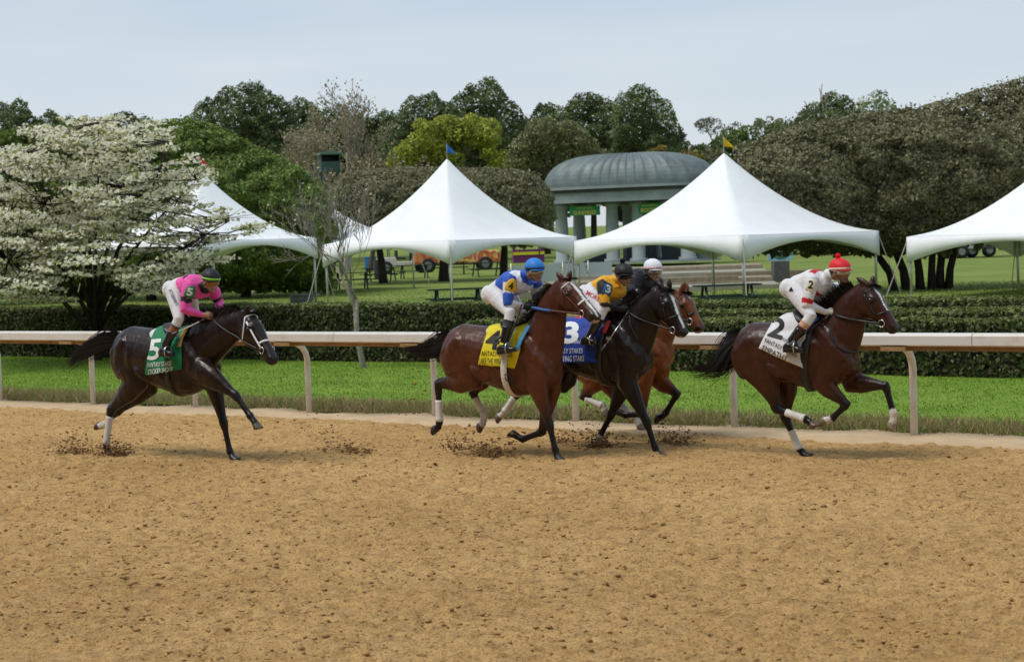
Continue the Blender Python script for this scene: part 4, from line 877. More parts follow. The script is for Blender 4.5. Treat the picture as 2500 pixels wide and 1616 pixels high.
def decal(name, txt, fr, bvh, m, parent, o, r, u, off=0.005, bold=0.0):
    """lettering laid on a curved surface; o, r, u: photo pixel of its lower-left corner and its width and height vectors"""
    V, F = txt_flat(txt, bold); out = []; ok = []
    for x, y, z in V:
        p = hit(fr, bvh, o[0]+r[0]*x+u[0]*y, o[1]+r[1]*x+u[1]*y, off); ok.append(p is not None); out.append(p if p is not None else Vector())
    F = [f for f in F if all(ok[i] for i in f) and max((out[f[0]]-out[f[1]]).length,(out[f[1]]-out[f[2]]).length) < 0.25]
    if not F: return None
    return tag(link(name, new_mesh(name, out, F), m, parent), kind='stuff' if len(txt) > 1 else None)
def strap(name, P, w, m, parent, n=6, cyc=False):
    mb = MB(); mb.tube(P, w, n); return mb.build(name, m, parent, True)
def smooth_path(P, k=4):
    P = [Vector(p) for p in P]; out = []
    for i in range(len(P)-1):
        p0 = P[max(i-1,0)]; p1 = P[i]; p2 = P[i+1]; p3 = P[min(i+2,len(P)-1)]
        for j in range(k):
            t = j/k; out.append(0.5*((2*p1)+(p2-p0)*t+(2*p0-5*p1+4*p2-p3)*t*t+(3*p1-p0-3*p2+p3)*t*t*t))
    out.append(P[-1]); return out
def ribbons(paths, width, name='hair'):
    """hair: each path a tapering two-sided strip"""
    VV, FF = [], []
    for P, w in paths:
        n = len(P); b = len(VV)
        for i, p in enumerate(P):
            t = (P[min(i+1,n-1)]-P[max(i-1,0)]).normalized(); s_ = t.cross(Vector((0.3,1,0.2))); s_ = s_.normalized() if s_.length > 1e-4 else Vector((0,0,1))
            k = w*(1-0.85*(i/(n-1))**1.5); VV += [p-s_*k, p+s_*k]
        FF += [(b+2*i, b+2*i+1, b+2*i+3, b+2*i+2) for i in range(n-1)]
    return new_mesh(name, VV, FF)
def coat_mat():
    m = mat('horse_coat', (0,0,0), 0.5, 0.32, attr='Col', noise=(9,0.30)); t = m.node_tree; l = t.links.new; b = t.nodes['Principled BSDF']; c = t.nodes.new('ShaderNodeTexCoord')
    mp = t.nodes.new('ShaderNodeMapping'); mp.inputs['Scale'].default_value = (1.6,1.6,0.7); l(c.outputs['Object'], mp.inputs['Vector'])
    def nz(s_, d, v): n = t.nodes.new('ShaderNodeTexNoise'); n.inputs['Scale'].default_value = s_; n.inputs['Detail'].default_value = d; l(v, n.inputs['Vector']); return n
    n1 = nz(6,1.5,mp.outputs[0]); n2 = nz(60,3,c.outputs['Object']); n3 = nz(10,5,c.outputs['Object'])
    b1 = t.nodes.new('ShaderNodeBump'); b1.inputs['Strength'].default_value = 0.5; b1.inputs['Distance'].default_value = 0.035; l(n1.outputs[0], b1.inputs['Height'])
    b2 = t.nodes.new('ShaderNodeBump'); b2.inputs['Strength'].default_value = 0.12; b2.inputs['Distance'].default_value = 0.004; l(n2.outputs[0], b2.inputs['Height']); l(b1.outputs[0], b2.inputs['Normal']); l(b2.outputs[0], b.inputs['Normal'])
    r = t.nodes.new('ShaderNodeMapRange'); r.inputs[1].default_value = .3; r.inputs[2].default_value = .7; r.inputs[3].default_value = .25; r.inputs[4].default_value = .46; l(n3.outputs[0], r.inputs[0]); l(r.outputs[0], b.inputs['Roughness']); return m
M['coat'] = coat_mat()
M['hair'] = mat('horse_hair', (0.010,0.008,0.007), 0.6, 0.3)
M['eye'] = mat('eye', (0.012,0.008,0.006), 0.08, 0.6); M['leather'] = mat('black_leather', (0.018,0.016,0.015), 0.4, 0.5, noise=(20,0.3)); M['leather_red'] = mat('oxblood_leather', (0.10,0.028,0.022), 0.45, 0.4)
M['white_tack'] = mat('white_tack', (0.78,0.78,0.78), 0.5, 0.4); M['steel'] = mat('steel', (0.62,0.62,0.62), 0.25, 0.6, 0.9); M['wrap'] = mat('leg_wrap_white', (0.72,0.70,0.66), 0.85, 0.2, noise=(9,0.16), bump=(30,0.4,0.01))
M['fabric'] = mat('silks', (0,0,0), 0.55, 0.3, attr='Col', noise=(7,0.10), bump=(17,0.55,0.02), sheen=0.1)
M['boot'] = mat('boot_leather', (0.014,0.013,0.013), 0.2, 0.6, bump=(14,0.35,0.02)); M['grey_strip'] = mat('nose_strip', (0.22,0.22,0.24), 0.6, 0.3)
# ------------------------------------------------------------------ horses
HEAD = math.atan2(-0.6, 0.8)
# torso stations in a standing template (x, centre z, half height, half width), withers (0.40,1.60), dock (-0.72,1.46)
TORSO = [(-0.80,1.30,.10,.09),(-0.75,1.28,.19,.16),(-0.64,1.292,.282,.235),(-0.50,1.305,.318,.268),(-0.34,1.292,.312,.270),(-0.18,1.250,.338,.272),(0.0,1.203,.350,.282),(0.16,1.183,.373,.280),(0.30,1.18,.400,.262),(0.42,1.195,.405,.225),(0.54,1.19,.365,.210),(0.65,1.165,.300,.195),(0.74,1.14,.215,.165),(0.80,1.12,.11,.10)]
def horse(sp):
    ox, oy, sc = sp['crop']; C = lambda p: (ox+p[0]/sc, oy+p[1]/sc)
    # frame: origin under the withers on the line t
    wpx = C(sp['withers']); fr = Frame(ut(0, sp['t']), HEAD+sp.get('turn',0)); W0 = fr.pix(*wpx); fr = Frame(fr.l2w((W0.x,0,0)), fr.a)
    px = lambda p, y=0.0: fr.pix(*C(p), y)
    Wp = px(sp['withers']); Dk = px(sp['dock']); tw = Vector((0.40,1.60)); td = Vector((-0.72,1.46)); a = Vector((Wp.x-Dk.x, Wp.z-Dk.z)); b = tw-td
    k = a.length/b.length; ang = math.atan2(a.y,a.x)-math.atan2(b.y,b.x); print(sp['name'], 'scale', round(k,3), 'pitch', round(math.degrees(ang),1), 'withers z', round(Wp.z,2))
    ks = sp.get('size', k)
    ca, sa = math.cos(ang), math.sin(ang)
    def T(x, z, y=0.0):
        dx, dz = (x-0.40)*k, (z-1.60)*ks; return Vector((Wp.x+dx*ca-dz*sa, y, Wp.z+dx*sa+dz*ca))
    ax = Vector((ca,0,sa)); az = Vector((-sa,0,ca)); root = empty('horse', fr.O, fr.a); tag(root, sp['label'], 'horse', 'racehorses galloping along the rail')
    mb = MB()
    loft(mb, [ring_pts(T(x,z), Vector((0,w*ks,0)), az*(h*ks), 24, 2.15) for x,z,h,w in TORSO])
    for s in (-1,1):
        ellipsoid(mb, T(-0.52,1.24,s*0.135*ks), (0.25*ks,0.135*ks,0.26*ks)); ellipsoid(mb, T(0.50,1.20,s*0.125*ks), (0.17*ks,0.10*ks,0.27*ks)); ellipsoid(mb, T(0.66,1.05,s*0.085*ks), (0.14*ks,0.09*ks,0.14*ks))
        ellipsoid(mb, T(-0.36,1.48,s*0.11*ks), (0.16*ks,0.09*ks,0.07*ks)); ellipsoid(mb, T(0.42,0.97,s*0.12*ks), (0.16*ks,0.09*ks,0.13*ks))
    def cap(p, q, r, th, yy):            # flat oriented muscle belly between two template points
        for s in (-1,1):
            a_, b_ = T(p[0],p[1],s*yy[0]*ks), T(q[0],q[1],s*yy[1]*ks)
            limb(mb, [(a_.lerp(b_,t),r*f_*ks,th*f_*ks) for t,f_ in ((-.04,.25),(.08,.72),(.3,.98),(.5,1.0),(.72,.95),(.92,.7),(1.04,.25))], n=12)
    cap((.40,1.50),(.67,1.12),.075,.045,(.165,.185)); cap((.36,1.34),(.44,.98),.105,.05,(.215,.175)); cap((.58,1.30),(.74,1.08),.06,.045,(.175,.15))
    cap((-.66,1.36),(-.50,.98),.095,.05,(.215,.175)); cap((-.40,1.46),(-.56,1.30),.10,.05,(.215,.235)); cap((-.34,1.34),(-.36,1.02),.085,.05,(.245,.19)); cap((-.78,1.28),(-.66,1.0),.06,.045,(.12,.12))
    cap((-.24,1.12),(-.02,.98),.06,.03,(.262,.235)); cap((.20,1.00),(.10,1.22),.05,.03,(.262,.275))
    # neck and head
    P = px(sp['poll']); yaw = math.radians(sp.get('yaw',0)); Mz = fr.pix(*C(sp['muzzle']), through=P, yaw=yaw)
    hd = Mz-P; Lh = hd.length; e1 = hd.normalized(); lat = Vector((math.sin(yaw),math.cos(yaw),0)); e2 = e1.cross(lat).normalized(); e2 = -e2 if e2.z < 0 else e2
    if e2.dot(Vector((1,0,1))) < 0: e2 = -e2
    print('   head length', round(Lh,3))
    N0 = T(0.40,1.23); N1 = T(0.60,1.33); Ne = P - e2*0.125*ks + e1*0.06*ks; axn = (Ne-N1).normalized(); bow = sp.get('bow',0.03)
    N2 = N1.lerp(Ne,0.36)+Vector((-axn.z,0,axn.x))*bow*0.6; N3 = N1.lerp(Ne,0.72)+Vector((-axn.z,0,axn.x))*bow
    limb(mb, [(N0,.35*ks,.20*ks),(N1,.305*ks,.170*ks),(N2,.238*ks,.125*ks),(N3,.182*ks,.098*ks),(Ne,.150*ks,.084*ks),(Ne+e1*0.05,.12*ks,.075*ks)], n=18)
    for s in (-1,1): limb(mb, [(N1+Vector((0.04,s*.12*ks,-.08)),.075*ks,.055*ks),(N2+Vector((0.02,s*.085*ks,-.06)),.065*ks,.05*ks),(N3+Vector((0,s*.065*ks,-.03)),.05*ks,.04*ks),(Ne+Vector((0,s*.05*ks,0)),.04*ks,.035*ks)], n=10)
    HS = [(-.04,-.02,-.17,.060),(.06,.025,-.27,.088),(.18,.045,-.42,.100),(.30,.052,-.455,.108),(.42,.030,-.415,.098),(.54,.012,-.335,.080),(.68,.000,-.270,.065),(.80,-.008,-.250,.062),(.90,-.020,-.245,.066),(.97,-.045,-.215,.055),(1.01,-.085,-.165,.032)]
    Lk = 0.66*ks; Ls = Lh
    hp = lambda s, o, y=0.0: P + e1*(s*Ls) + e2*(o*Lk) + lat*(y*ks)
    rings = []
    for s, tp, bt, w in HS: rings.append(ring_pts(hp(s,(tp+bt)/2), lat*(w*1.06*ks), e2*((tp-bt)/2*Lk), 18, 2.35))
    loft(mb, rings)
    for s in (-1,1):
        ellipsoid(mb, hp(.30,-.05,s*.082), (0.045*ks,0.03*ks,0.035*ks)); ellipsoid(mb, hp(.24,-.28,s*.062), (0.085*ks,0.045*ks,0.085*ks)); ellipsoid(mb, hp(.93,-.09,s*.042), (0.04*ks,0.026*ks,0.035*ks))
    # ears
    for s, key in ((-1,'ear_n'),(1,'ear_f')):
        b0 = hp(.03,.0,s*.050); tip = fr.pix(*C(sp[key]), through=b0+lat*s*0.01, yaw=yaw) if key in sp else b0+e2*.13*ks-e1*.06
        d = tip-b0; L_ = min(d.length, .20*ks); d = d.normalized(); m1 = b0+d*L_*.45; r = .037*ks
        limb(mb, [(b0-d*.03,r*.8,r*.8),(b0+d*L_*.12,r*.95,r*.9),(m1,r*1.05,r*.8),(b0+d*L_*.75,r*.7,r*.55),(b0+d*L_,r*.12,r*.12)], lat=lat, n=10)
    # legs
    legs = {}
    for key, side in (('fn',-1),('ff',1),('hn',-1),('hf',1)):
        L_ = sp[key]; y = side*(.135 if key[0]=='f' else .13)*ks; fore = key[0] == 'f'
        top = T(.58,1.14,y) if fore else T(-.50,1.27,y); J = [px(q, y*(1 if i == 0 else .92)) for i, q in enumerate(L_)]   # elbow/stifle, knee/hock, fetlock, coronet, toe
        E, K, F_, Cn, To = J
        def Lp(a_, b_, t): return a_.lerp(b_, t)
        if fore:
            st = [(top,.15,.085),(Lp(top,E,.6),.15,.095),(E,.136,.095),(Lp(E,K,.28),.108,.080),(Lp(E,K,.6),.075,.060),(Lp(E,K,.87),.052,.048),(K,.056,.052),(Lp(K,F_,.13),.050,.044),(Lp(K,F_,.30),.038,.032),(Lp(K,F_,.74),.036,.030),(Lp(K,F_,.9),.041,.034),(F_,.049,.042),(Lp(F_,Cn,.5),.037,.035),(Cn,.043,.043)]
        else:
            st = [(top,.25,.11),(Lp(top,E,.5),.250,.135),(E,.190,.118),(Lp(E,K,.3),.140,.092),(Lp(E,K,.6),.094,.064),(Lp(E,K,.85),.062,.046),(K,.065,.050),(Lp(K,F_,.16),.050,.041),(Lp(K,F_,.35),.039,.034),(Lp(K,F_,.75),.037,.032),(Lp(K,F_,.91),.042,.035),(F_,.050,.043),(Lp(F_,Cn,.5),.038,.036),(Cn,.044,.044)]
            g = (K-E).normalized(); back = Vector((-g.z,0,g.x)); back = back if (back.dot(F_-K) < 0 or back.x < 0) else -back
            if back.dot((F_-K).normalized()) > 0.2: back = -back
            hpnt = K+back*.055*ks-g*.02*ks
            limb(mb, [(Lp(E,K,.55)+back*.045*ks,.02*ks,.018*ks),(Lp(E,K,.85)+back*.058*ks,.02*ks,.02*ks),(hpnt,.026*ks,.024*ks),(Lp(K,F_,.22)+back*.012,.02*ks,.02*ks)], n=8)
        limb(mb, [(p,a_*ks,b_*ks) for p,a_,b_ in st])
        # hoof: a slanting truncated cone whose sole turns towards the heel
        h = (To-Cn).normalized(); h = Vector((h.x,0,h.z)).normalized(); th = math.radians(38); sn = Vector((h.x*math.cos(th)+h.z*math.sin(th),0,-h.x*math.sin(th)+h.z*math.cos(th)))
        fw = Vector((-sn.z,0,sn.x)); fw = fw if fw.dot(h) > 0 else -fw; ctr = Cn+h*.078*ks-fw*.012*ks; hl = []
        for q, r in ((Cn-h*.012*ks,.043),(Cn.lerp(ctr,.5),.052)): hl.append(ring_pts(q, fw*r*ks, Vector((0,r*.95*ks,0)), 14))
        hl.append(ring_pts(ctr, fw*.066*ks, Vector((0,.058*ks,0)), 14)); hl.append(ring_pts(ctr+sn*.012*ks, fw*.064*ks, Vector((0,.056*ks,0)), 14)); loft(mb, hl)
        legs[key] = (J, y, To, ctr)
    V, F = remesh(mb, 0.0145, 3); n = len(V)
    # coat colours (markings of the animal)
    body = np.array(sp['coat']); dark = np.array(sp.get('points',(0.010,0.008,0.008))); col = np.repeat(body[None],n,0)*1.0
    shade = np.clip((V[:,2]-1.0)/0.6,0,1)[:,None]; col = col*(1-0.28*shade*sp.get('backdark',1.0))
    for key,(J,y,To,ctr) in legs.items():
        E,K,F_,Cn,_ = J; best = np.full(n,9.0); par = np.zeros(n)
        for i,(a_,b_) in enumerate(((E,K),(K,F_),(F_,Cn),(Cn,To))):
            d_, t_ = seg_dist(V,a_,b_); upd = d_ < best; best[upd] = d_[upd]; par[upd] = i+t_[upd]
        near = best < np.where(par < 1, 0.115-0.05*par, 0.085)*ks; 
        near &= (np.abs(V[:,1]-y) < 0.12)
        kk = np.clip((par-0.35)/0.6,0,1); kk[~near] = 0; col = col*(1-kk[:,None])+dark*kk[:,None]
        w = sp.get('white',{}).get(key)
        if w is not None: q = near & (par > w) & (par < 3.15); col[q] = np.array((0.62,0.56,0.50))
        hf = near & (par >= 3.12) | (np.linalg.norm(V-np.array(ctr),axis=1) < 0.07*ks); col[hf] = np.array(sp.get('hoof',{}).get(key,(0.045,0.038,0.034)))
    Q = V-np.array(P); s_ = Q@np.array(e1)/Ls; o_ = Q@np.array(e2)/Lk; l_ = Q@np.array(lat)/ks
    hd_m = (s_ > -.02)&(s_ < 1.08)&(o_ > -.6)&(o_ < .12)&(np.abs(l_) < .14)
    mz = np.clip((s_-.74)/.2,0,1)*hd_m; col = col*(1-0.75*mz[:,None])+np.array((0.022,0.018,0.018))*0.75*mz[:,None]
    bl = sp.get('blaze')
    if bl:
        s0,s1,w0,w1,cx = bl; tpo = np.interp(s_,[h[0] for h in HS],[h[1] for h in HS]); w = np.interp(s_,[s0,s0+(s1-s0)*.2,s1],[w0*.6,w0,w1])
        q = hd_m&(s_ > s0)&(s_ < s1)&(np.abs(l_-cx) < w)&(o_ > tpo-.13); col[q] = np.array((0.80,0.77,0.74))
    if sp.get('snip'):
        q = hd_m&(s_ > .93)&(o_ < -.12)&(o_ > -.27)&(np.abs(l_) < .05); col[q] = np.array((0.45,0.33,0.30))
    for s in (-1,1):
        c = np.array(hp(.945,-.10,s*.060)); d_ = np.linalg.norm((V-c),axis=1); q = d_ < .026*ks; col[q] = np.array((0.012,0.008,0.008)); V[q] -= np.array(lat)*s*0.010
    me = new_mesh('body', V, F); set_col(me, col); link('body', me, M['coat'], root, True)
    bvh = mesh_bvh(V, F)
    for s in (-1,1):
        bm = bmesh.new(); bmesh.ops.create_uvsphere(bm, u_segments=14, v_segments=10, radius=.027*ks); em = bpy.data.meshes.new('eye'); bm.to_mesh(em); bm.free(); eo = link('eye', em, M['eye'], root, True); eo.location = hp(.31,-.085,s*.101)
    # tail
    rg = np.random.default_rng(sp['seed']); tp = [px(q) for q in sp['tail']]; paths = []
    base = smooth_path(tp, 5); mbt = MB(); mbt.tube([Dk+ (tp[0]-Dk)*0.0 + ax*0.06, tp[0].lerp(tp[1],.25), tp[0].lerp(tp[1],.7)], [.05*ks,.042*ks,.02*ks], 10); mbt.build('dock', M['hair'], root, True)
    nb = len(base)
    for i in range(620):
        off = Vector(rg.normal(0,1,3)); end = int(nb*(.62+.38*rg.random())); Pn = []; spr = sp.get('tailspread',.06)
        for j in range(0, max(6,end)):
            q = j/nb; Pn.append(base[j]+Vector((off.x*.6,off.y*.8,off.z))*spr*(.30+.75*math.sin(math.pi*min(1,q*.93+.05)))+Vector((0,0,-.10*q*q*max(0,off.z-.2)-.03*q*abs(off.x))))
        paths.append((Pn, .0048))
    tag(link('tail', ribbons(paths,0), M['hair'], root), kind='stuff')
    # mane along the crest, hair thrown back
    paths = []; dirn = Vector(sp.get('mane_dir',(-.6,-.25,.15)))
    for i in range(520):
        t = rg.random(); c = N1.lerp(Ne,.05+.95*t); c0 = c+Vector((-axn.z,0,axn.x))*.5; o_ = bvh.ray_cast(c0, (c-c0).normalized())
        if o_[0] is None: continue
        r0 = o_[0]+Vector((0,rg.normal()*.014,-.01)); L_ = sp.get('mane_len',.13)*(.6+.7*rg.random())*(1-.3*t); d = (dirn+Vector(rg.normal(0,.30,3))).normalized(); up = Vector((-axn.z,0,axn.x))
        Pn = [r0, r0+up*L_*.22+d*L_*.22, r0+up*L_*.30+d*L_*.6, r0+up*L_*.18+d*L_+Vector((0,0,-.02))]; paths.append((Pn,.006))
    for i in range(60):
        r0 = hp(.05,.02,rg.normal()*.03); d = (e1*.5+e2*.35+lat*rg.normal()*.3-Vector((.3,0,0))).normalized(); paths.append(([r0,r0+d*.05+e2*.015,r0+d*.11],.005))
    tag(link('mane', ribbons(paths,0), M['hair'], root), kind='stuff')
    # leg wraps
    for key in sp.get('wraps',()):
        J, y, To, ctr = legs[key]; E,K,F_,Cn,_ = J; w0,w1 = sp.get('wrapspan',{}).get(key,(.16,1.0)); mb = MB(); st = []
        for i in range(11):
            t = w0+(w1-w0)*i/10; r = np.interp(t,[.1,.3,.75,.92,1.0],[.048,.044,.043,.048,.052]); r += .0025*math.sin(i*2.3); q = K.lerp(F_,t); st.append((q,r*ks,r*ks*.92))
        limb(mb, st, n=16); mb.build('leg_wrap', M['wrap'], root, True)
    H_ = dict(root=root, fr=fr, bvh=bvh, C=C, hp=hp, P=P, lat=lat, ks=ks, T=T, V=V, F=F)
    # bridle
    bc = M[sp.get('bridle_mat','leather')]
    def mirror(p): q = p-P; return p-lat*(2*q.dot(lat))
    def on_head(pts, off=.006): return [q for q in (hit(fr,bvh,*C(p),off) for p in pts) if q is not None]
    for nm, pts, w, mm in sp['bridle']:
        q = on_head(pts)
        if len(q) < 2: continue
        q = smooth_path(q,3)
        if nm == 'noseband' or nm == 'browband': q = q + [mirror(x) for x in reversed(q)]
        strap(nm, q, w, M[mm], root)
        if nm == 'cheek_strap' or nm == 'throat_latch': strap(nm, [mirror(x) for x in q], w, M[mm], root)
    rc = hit(fr,bvh,*C(sp['ring']),.012) or hp(.78,-.2,-.06)
    for q in (rc, mirror(rc)):
        mb = MB(); mb.tube([q+(e1*math.cos(t)+e2*math.sin(t))*.038*ks for t in [i*math.pi/8 for i in range(17)]], .006, 6); mb.build('bit_ring', M['steel'], root, True)
    H_['ring'] = rc; H_['mirror'] = mirror
    if 'strip' in sp:
        q = on_head(sp['strip'],.004)
        if len(q) > 1: strap('nose_strip', q+[mirror(x) for x in reversed(q)], .022, M['grey_strip'], root)
    for nm, pts, w, mm in sp.get('straps',()):
        q = [hit(fr,bvh,*C(p),.012) for p in pts]; q = [x for x in q if x is not None]
        if len(q) > 1: strap(nm, smooth_path(q,4), w, M[mm], root)
    # padding under the cloth lifts it off the back
    mbp = MB(); ellipsoid(mbp, T(.06,1.47), (.30*ks,.19*ks,sp.get('padz',.135)*ks), 20, 12, Matrix.Rotation(-ang,3,'Y')); mbp.build('saddle_padding', M['wrap'], root, True)
    PV = list(V)+[tuple(v) for v in mbp.v]; bvh0 = bvh; bvh = mesh_bvh(PV, list(F)+[tuple(i+n for i in f) for f in mbp.f])
    # saddle cloth laid over the back, mirrored to the far side
    TL,TR,BR,BL = [C(p) for p in sp['cloth']]; nu, nv = 20, 18; G = []
    wr = np.random.default_rng(sp['seed']+3)
    for j in range(nv+1):
        v = j/nv; row = []
        for i in range(nu+1):
            u = i/nu; qx = (TL[0]*(1-u)+TR[0]*u)*(1-v)+(BL[0]*(1-u)+BR[0]*u)*v; qy = (TL[1]*(1-u)+TR[1]*u)*(1-v)+(BL[1]*(1-u)+BR[1]*u)*v
            h_ = hit(fr,bvh,qx,qy,.014+.006*math.sin(u*9+v*4)*v+.004*math.sin(u*23-v*7)*v)
            row.append(h_)
        G.append(row)
    for i in range(nu+1):                                  # any ray that slid past the outline copies its neighbour
        for j in range(nv,-1,-1):
            if G[j][i] is None or abs(G[j][i].y) > .45 or G[j][i].y > .05: G[j][i] = G[j+1][i].copy() if j < nv and G[j+1][i] is not None else None
    good = [i for i in range(nu+1) if all(G[j][i] is not None for j in range(nv+1))]
    rows = []
    for j in range(nv,-1,-1): rows.append([G[j][i] for i in good])
    topx = [G[0][i] for i in good]; e_ = 4
    for q in range(1,e_*2):
        r_ = []
        for p in topx:
            y = p.y*(1-q/e_); o_ = bvh.ray_cast(Vector((p.x,y,2.6)),Vector((0,0,-1))); r_.append(Vector((p.x,y,(o_[0].z if o_[0] is not None else p.z)+.014)))
        rows.append(r_)
    for j in range(nv+1): rows.append([Vector((G[j][i].x,-G[j][i].y,G[j][i].z)) for i in good])
    w_ = len(good); CV = [p for r in rows for p in r]; CF = [(j*w_+i,j*w_+i+1,(j+1)*w_+i+1,(j+1)*w_+i) for j in range(len(rows)-1) for i in range(w_-1)]
    cm = link('saddle_cloth', new_mesh('saddle_cloth', CV, CF), mat('cloth_'+sp['name'], sp['cloth_col'], 0.6, 0.3, noise=(5,0.10), bump=(14,0.4,0.02)), root, True)
    cm.modifiers.new('thick','SOLIDIFY').thickness = 0.004; cb = mesh_bvh(CV,CF); H_['cbvh'] = cb
    tm = mat('ink_'+sp['name'], sp['ink'], 0.6, 0.3)
    for nm, txt, o, r, u, bd in sp['text']:
        d = lambda v: (v[0]/sc, v[1]/sc); decal(nm, txt, fr, cb, tm, cm, C(o), d(r), d(u), .006, bd)
    # girth and saddle
    gx, gc, gw = sp['girth']
    Pg = []
    for i in range(33):
        a_ = math.radians(-160+320*i/32); c = T(gx-.03*math.cos(a_),1.20); d = Vector((0,math.sin(a_),-math.cos(a_))); o_ = bvh.ray_cast(c+d*.9,-d)
        if o_[0] is not None:
            p_ = c+d*min((o_[0]-c).length, ks/math.sqrt((d.y/.295)**2+(d.z/.42)**2)); Pg.append((p_+d*sp.get('girth_off',.004),d))
    VV, FF = [], []
    for p, d in Pg: VV += [p-ax*gw, p-ax*gw*.9+d*.012, p+ax*gw*.9+d*.012, p+ax*gw]
    for i in range(len(Pg)-1):
        for q in range(3): FF.append((i*4+q,i*4+q+1,(i+1)*4+q+1,(i+1)*4+q))
    link('girth', new_mesh('girth',VV,FF), M[gc], root, True)
    for pts in sp.get('marks',()):
        q = [hit(fr,bvh,*C(p),.034) for p in pts]; q = [x for x in q if x is not None]
        if len(q) > 1: strap('girth_emblem', smooth_path(q,3), .006, M['leather'], root)
    VV, FF = [], []; na, nx = 15, 13
    for i in range(nx):
        u = i/(nx-1); x = sp.get('sad',-.02)+.07+.25*(u-.5); wd = math.radians(14+16*math.sin(math.pi*min(1,u*1.1)))
        for j in range(na):
            a_ = -wd+2*wd*j/(na-1); c = T(x,1.25); d = (az*math.cos(a_)+Vector((0,math.sin(a_),0))); o_ = bvh.ray_cast(c+d*.9,-d); rise = -.012 if False else .022+.010*abs(2*u-1)**3*math.cos(a_)
            VV.append((o_[0] if o_[0] is not None else c+d*.35)+d*rise)
    for i in range(nx-1):
        for j in range(na-1): FF.append((i*na+j,i*na+j+1,(i+1)*na+j+1,(i+1)*na+j))
    so_ = link('saddle', new_mesh('saddle',VV,FF), M['leather'], root, True); sm = so_.modifiers.new('t','SOLIDIFY'); sm.thickness = .014; sm.offset = -1
    if 'pad' in sp:
        for pts, col in sp['pad']:
            q = [hit(fr,bvh,*C(p),.02) for p in pts]; q = [x for x in q if x is not None]
            if len(q) > 1: mbp = MB(); limb(mbp,[(x,.012,.028) for x in smooth_path(q,3)],lat=(1,0,0),n=10); mbp.build('saddle_pad', mat('pad_'+sp['name'],col,.7,.3), root, True)
    return H_
A = (130,600,2.8); B = (960,600,2.8); Cc = (1350,600,2.8); D = (1680,590,2.75)
HORSES = {}
HORSES[5] = horse(dict(name='h5', seed=5, size=.985, crop=A, t=-4.85, label='dark bay horse with a white bridle and green number 5 cloth, trailing alone at left', withers=(915,548), dock=(470,645), poll=(1335,445), muzzle=(1535,770), yaw=6, ear_n=(1340,405), ear_f=(1385,440), coat=(0.021,0.0095,0.0065), points=(0.010,0.008,0.008),
  fn=[(1090,905),(1245,1020),(1345,1160),(1382,1212),(1428,1268)], ff=[(1090,930),(1165,1210),(1207,1405),(1225,1440),(1275,1473)], hn=[(560,940),(392,1125),(362,1355),(372,1402),(402,1440)], hf=[(630,960),(440,1130),(352,1222),(328,1236),(282,1240)],
  wraps=('hn',), white={'hf':1.75}, hoof={'hf':(.10,.07,.045),'fn':(.10,.08,.06)}, tail=[(470,645),(380,640),(290,665),(190,715),(98,805)], tailspread=.055, mane_dir=(-.8,-.2,.25), mane_len=.16,
  bridle=[('browband',[(1312,492),(1345,475),(1395,468)],.011,'white_tack'),('cheek_strap',[(1322,520),(1375,620),(1425,705)],.011,'white_tack'),('throat_latch',[(1312,492),(1305,560),(1296,640)],.009,'white_tack'),('noseband',[(1405,668),(1445,650),(1495,640)],.013,'white_tack')], ring=(1428,715),
  cloth=[(678,628),(880,640),(882,842),(628,888)], cloth_col=(0.012,0.21,0.085), ink=(0.80,0.82,0.80), girth=(.30,'leather',.04), sad=.16, pad=[([(870,690),(880,620),(930,555)],(0.55,0.36,0.10))],
  text=[('number','5',(642,784),(85,-6),(20,-142),.02),('lettering','FANTASY STAKES',(646,832),(165,-14),(2,-32),.01),('lettering','STICKER SHOCK',(648,880),(172,-22),(2,-34),.01)]))
HORSES[4] = horse(dict(name='h4', seed=14, crop=B, t=-3.25, label='bay horse with a white blaze and yellow number 4 cloth, nearest of the centre group', withers=(915,535), dock=(395,628), poll=(1172,222), muzzle=(1418,470), yaw=10, ear_n=(1112,178), ear_f=(1214,163), coat=(0.096,0.028,0.011), points=(0.011,0.008,0.008), blaze=(.16,.98,.022,.014,-.014), snip=True,
  fn=[(985,955),(1068,1225),(1108,1395),(1120,1432),(1152,1465)], ff=[(1075,985),(1018,1272),(885,1322),(838,1296),(778,1283)], hn=[(520,925),(308,945),(316,1205),(305,1248),(250,1288)], hf=[(600,900),(545,1005),(622,1165),(612,1220),(570,1280)],
  wraps=('hn','hf'), wrapspan={'hn':(.42,.98),'hf':(.22,.8)}, white={'hf':1.7}, hoof={'hf':(.12,.085,.06)}, tail=[(395,628),(345,650),(290,680),(180,690),(60,682)], tailspread=.06, mane_dir=(-.9,-.2,-.1), mane_len=.13, bow=.045,
  bridle=[('browband',[(1152,292),(1195,256),(1250,248)],.009,'white_tack'),('cheek_strap',[(1142,285),(1200,360),(1262,425),(1282,448)],.009,'leather_red'),('throat_latch',[(1145,290),(1165,370),(1182,445)],.008,'leather_red'),('noseband',[(1266,405),(1300,376),(1342,352)],.012,'white_tack')], ring=(1290,462),
  cloth=[(655,556),(905,570),(835,838),(582,812)], cloth_col=(0.78,0.66,0.02), ink=(0.02,0.02,0.015), girth=(.26,'wrap',.04), girth_off=.018, marks=[[(772,878),(790,872),(804,892),(800,916),(784,910),(776,890)],[(806,905),(822,900),(836,926),(830,946),(814,938),(808,912)],[(838,940),(850,962),(868,984)]], sad=.14, pad=[([(845,715),(880,640),(935,550)],(0.10,0.36,0.62))],
  text=[('number','4',(622,705),(95,8),(28,-130),.03),('lettering','FANTASY STAKES',(590,752),(225,8),(2,-34),0),('lettering','TAKE THE WIND',(586,806),(160,4),(2,-40),0)]))
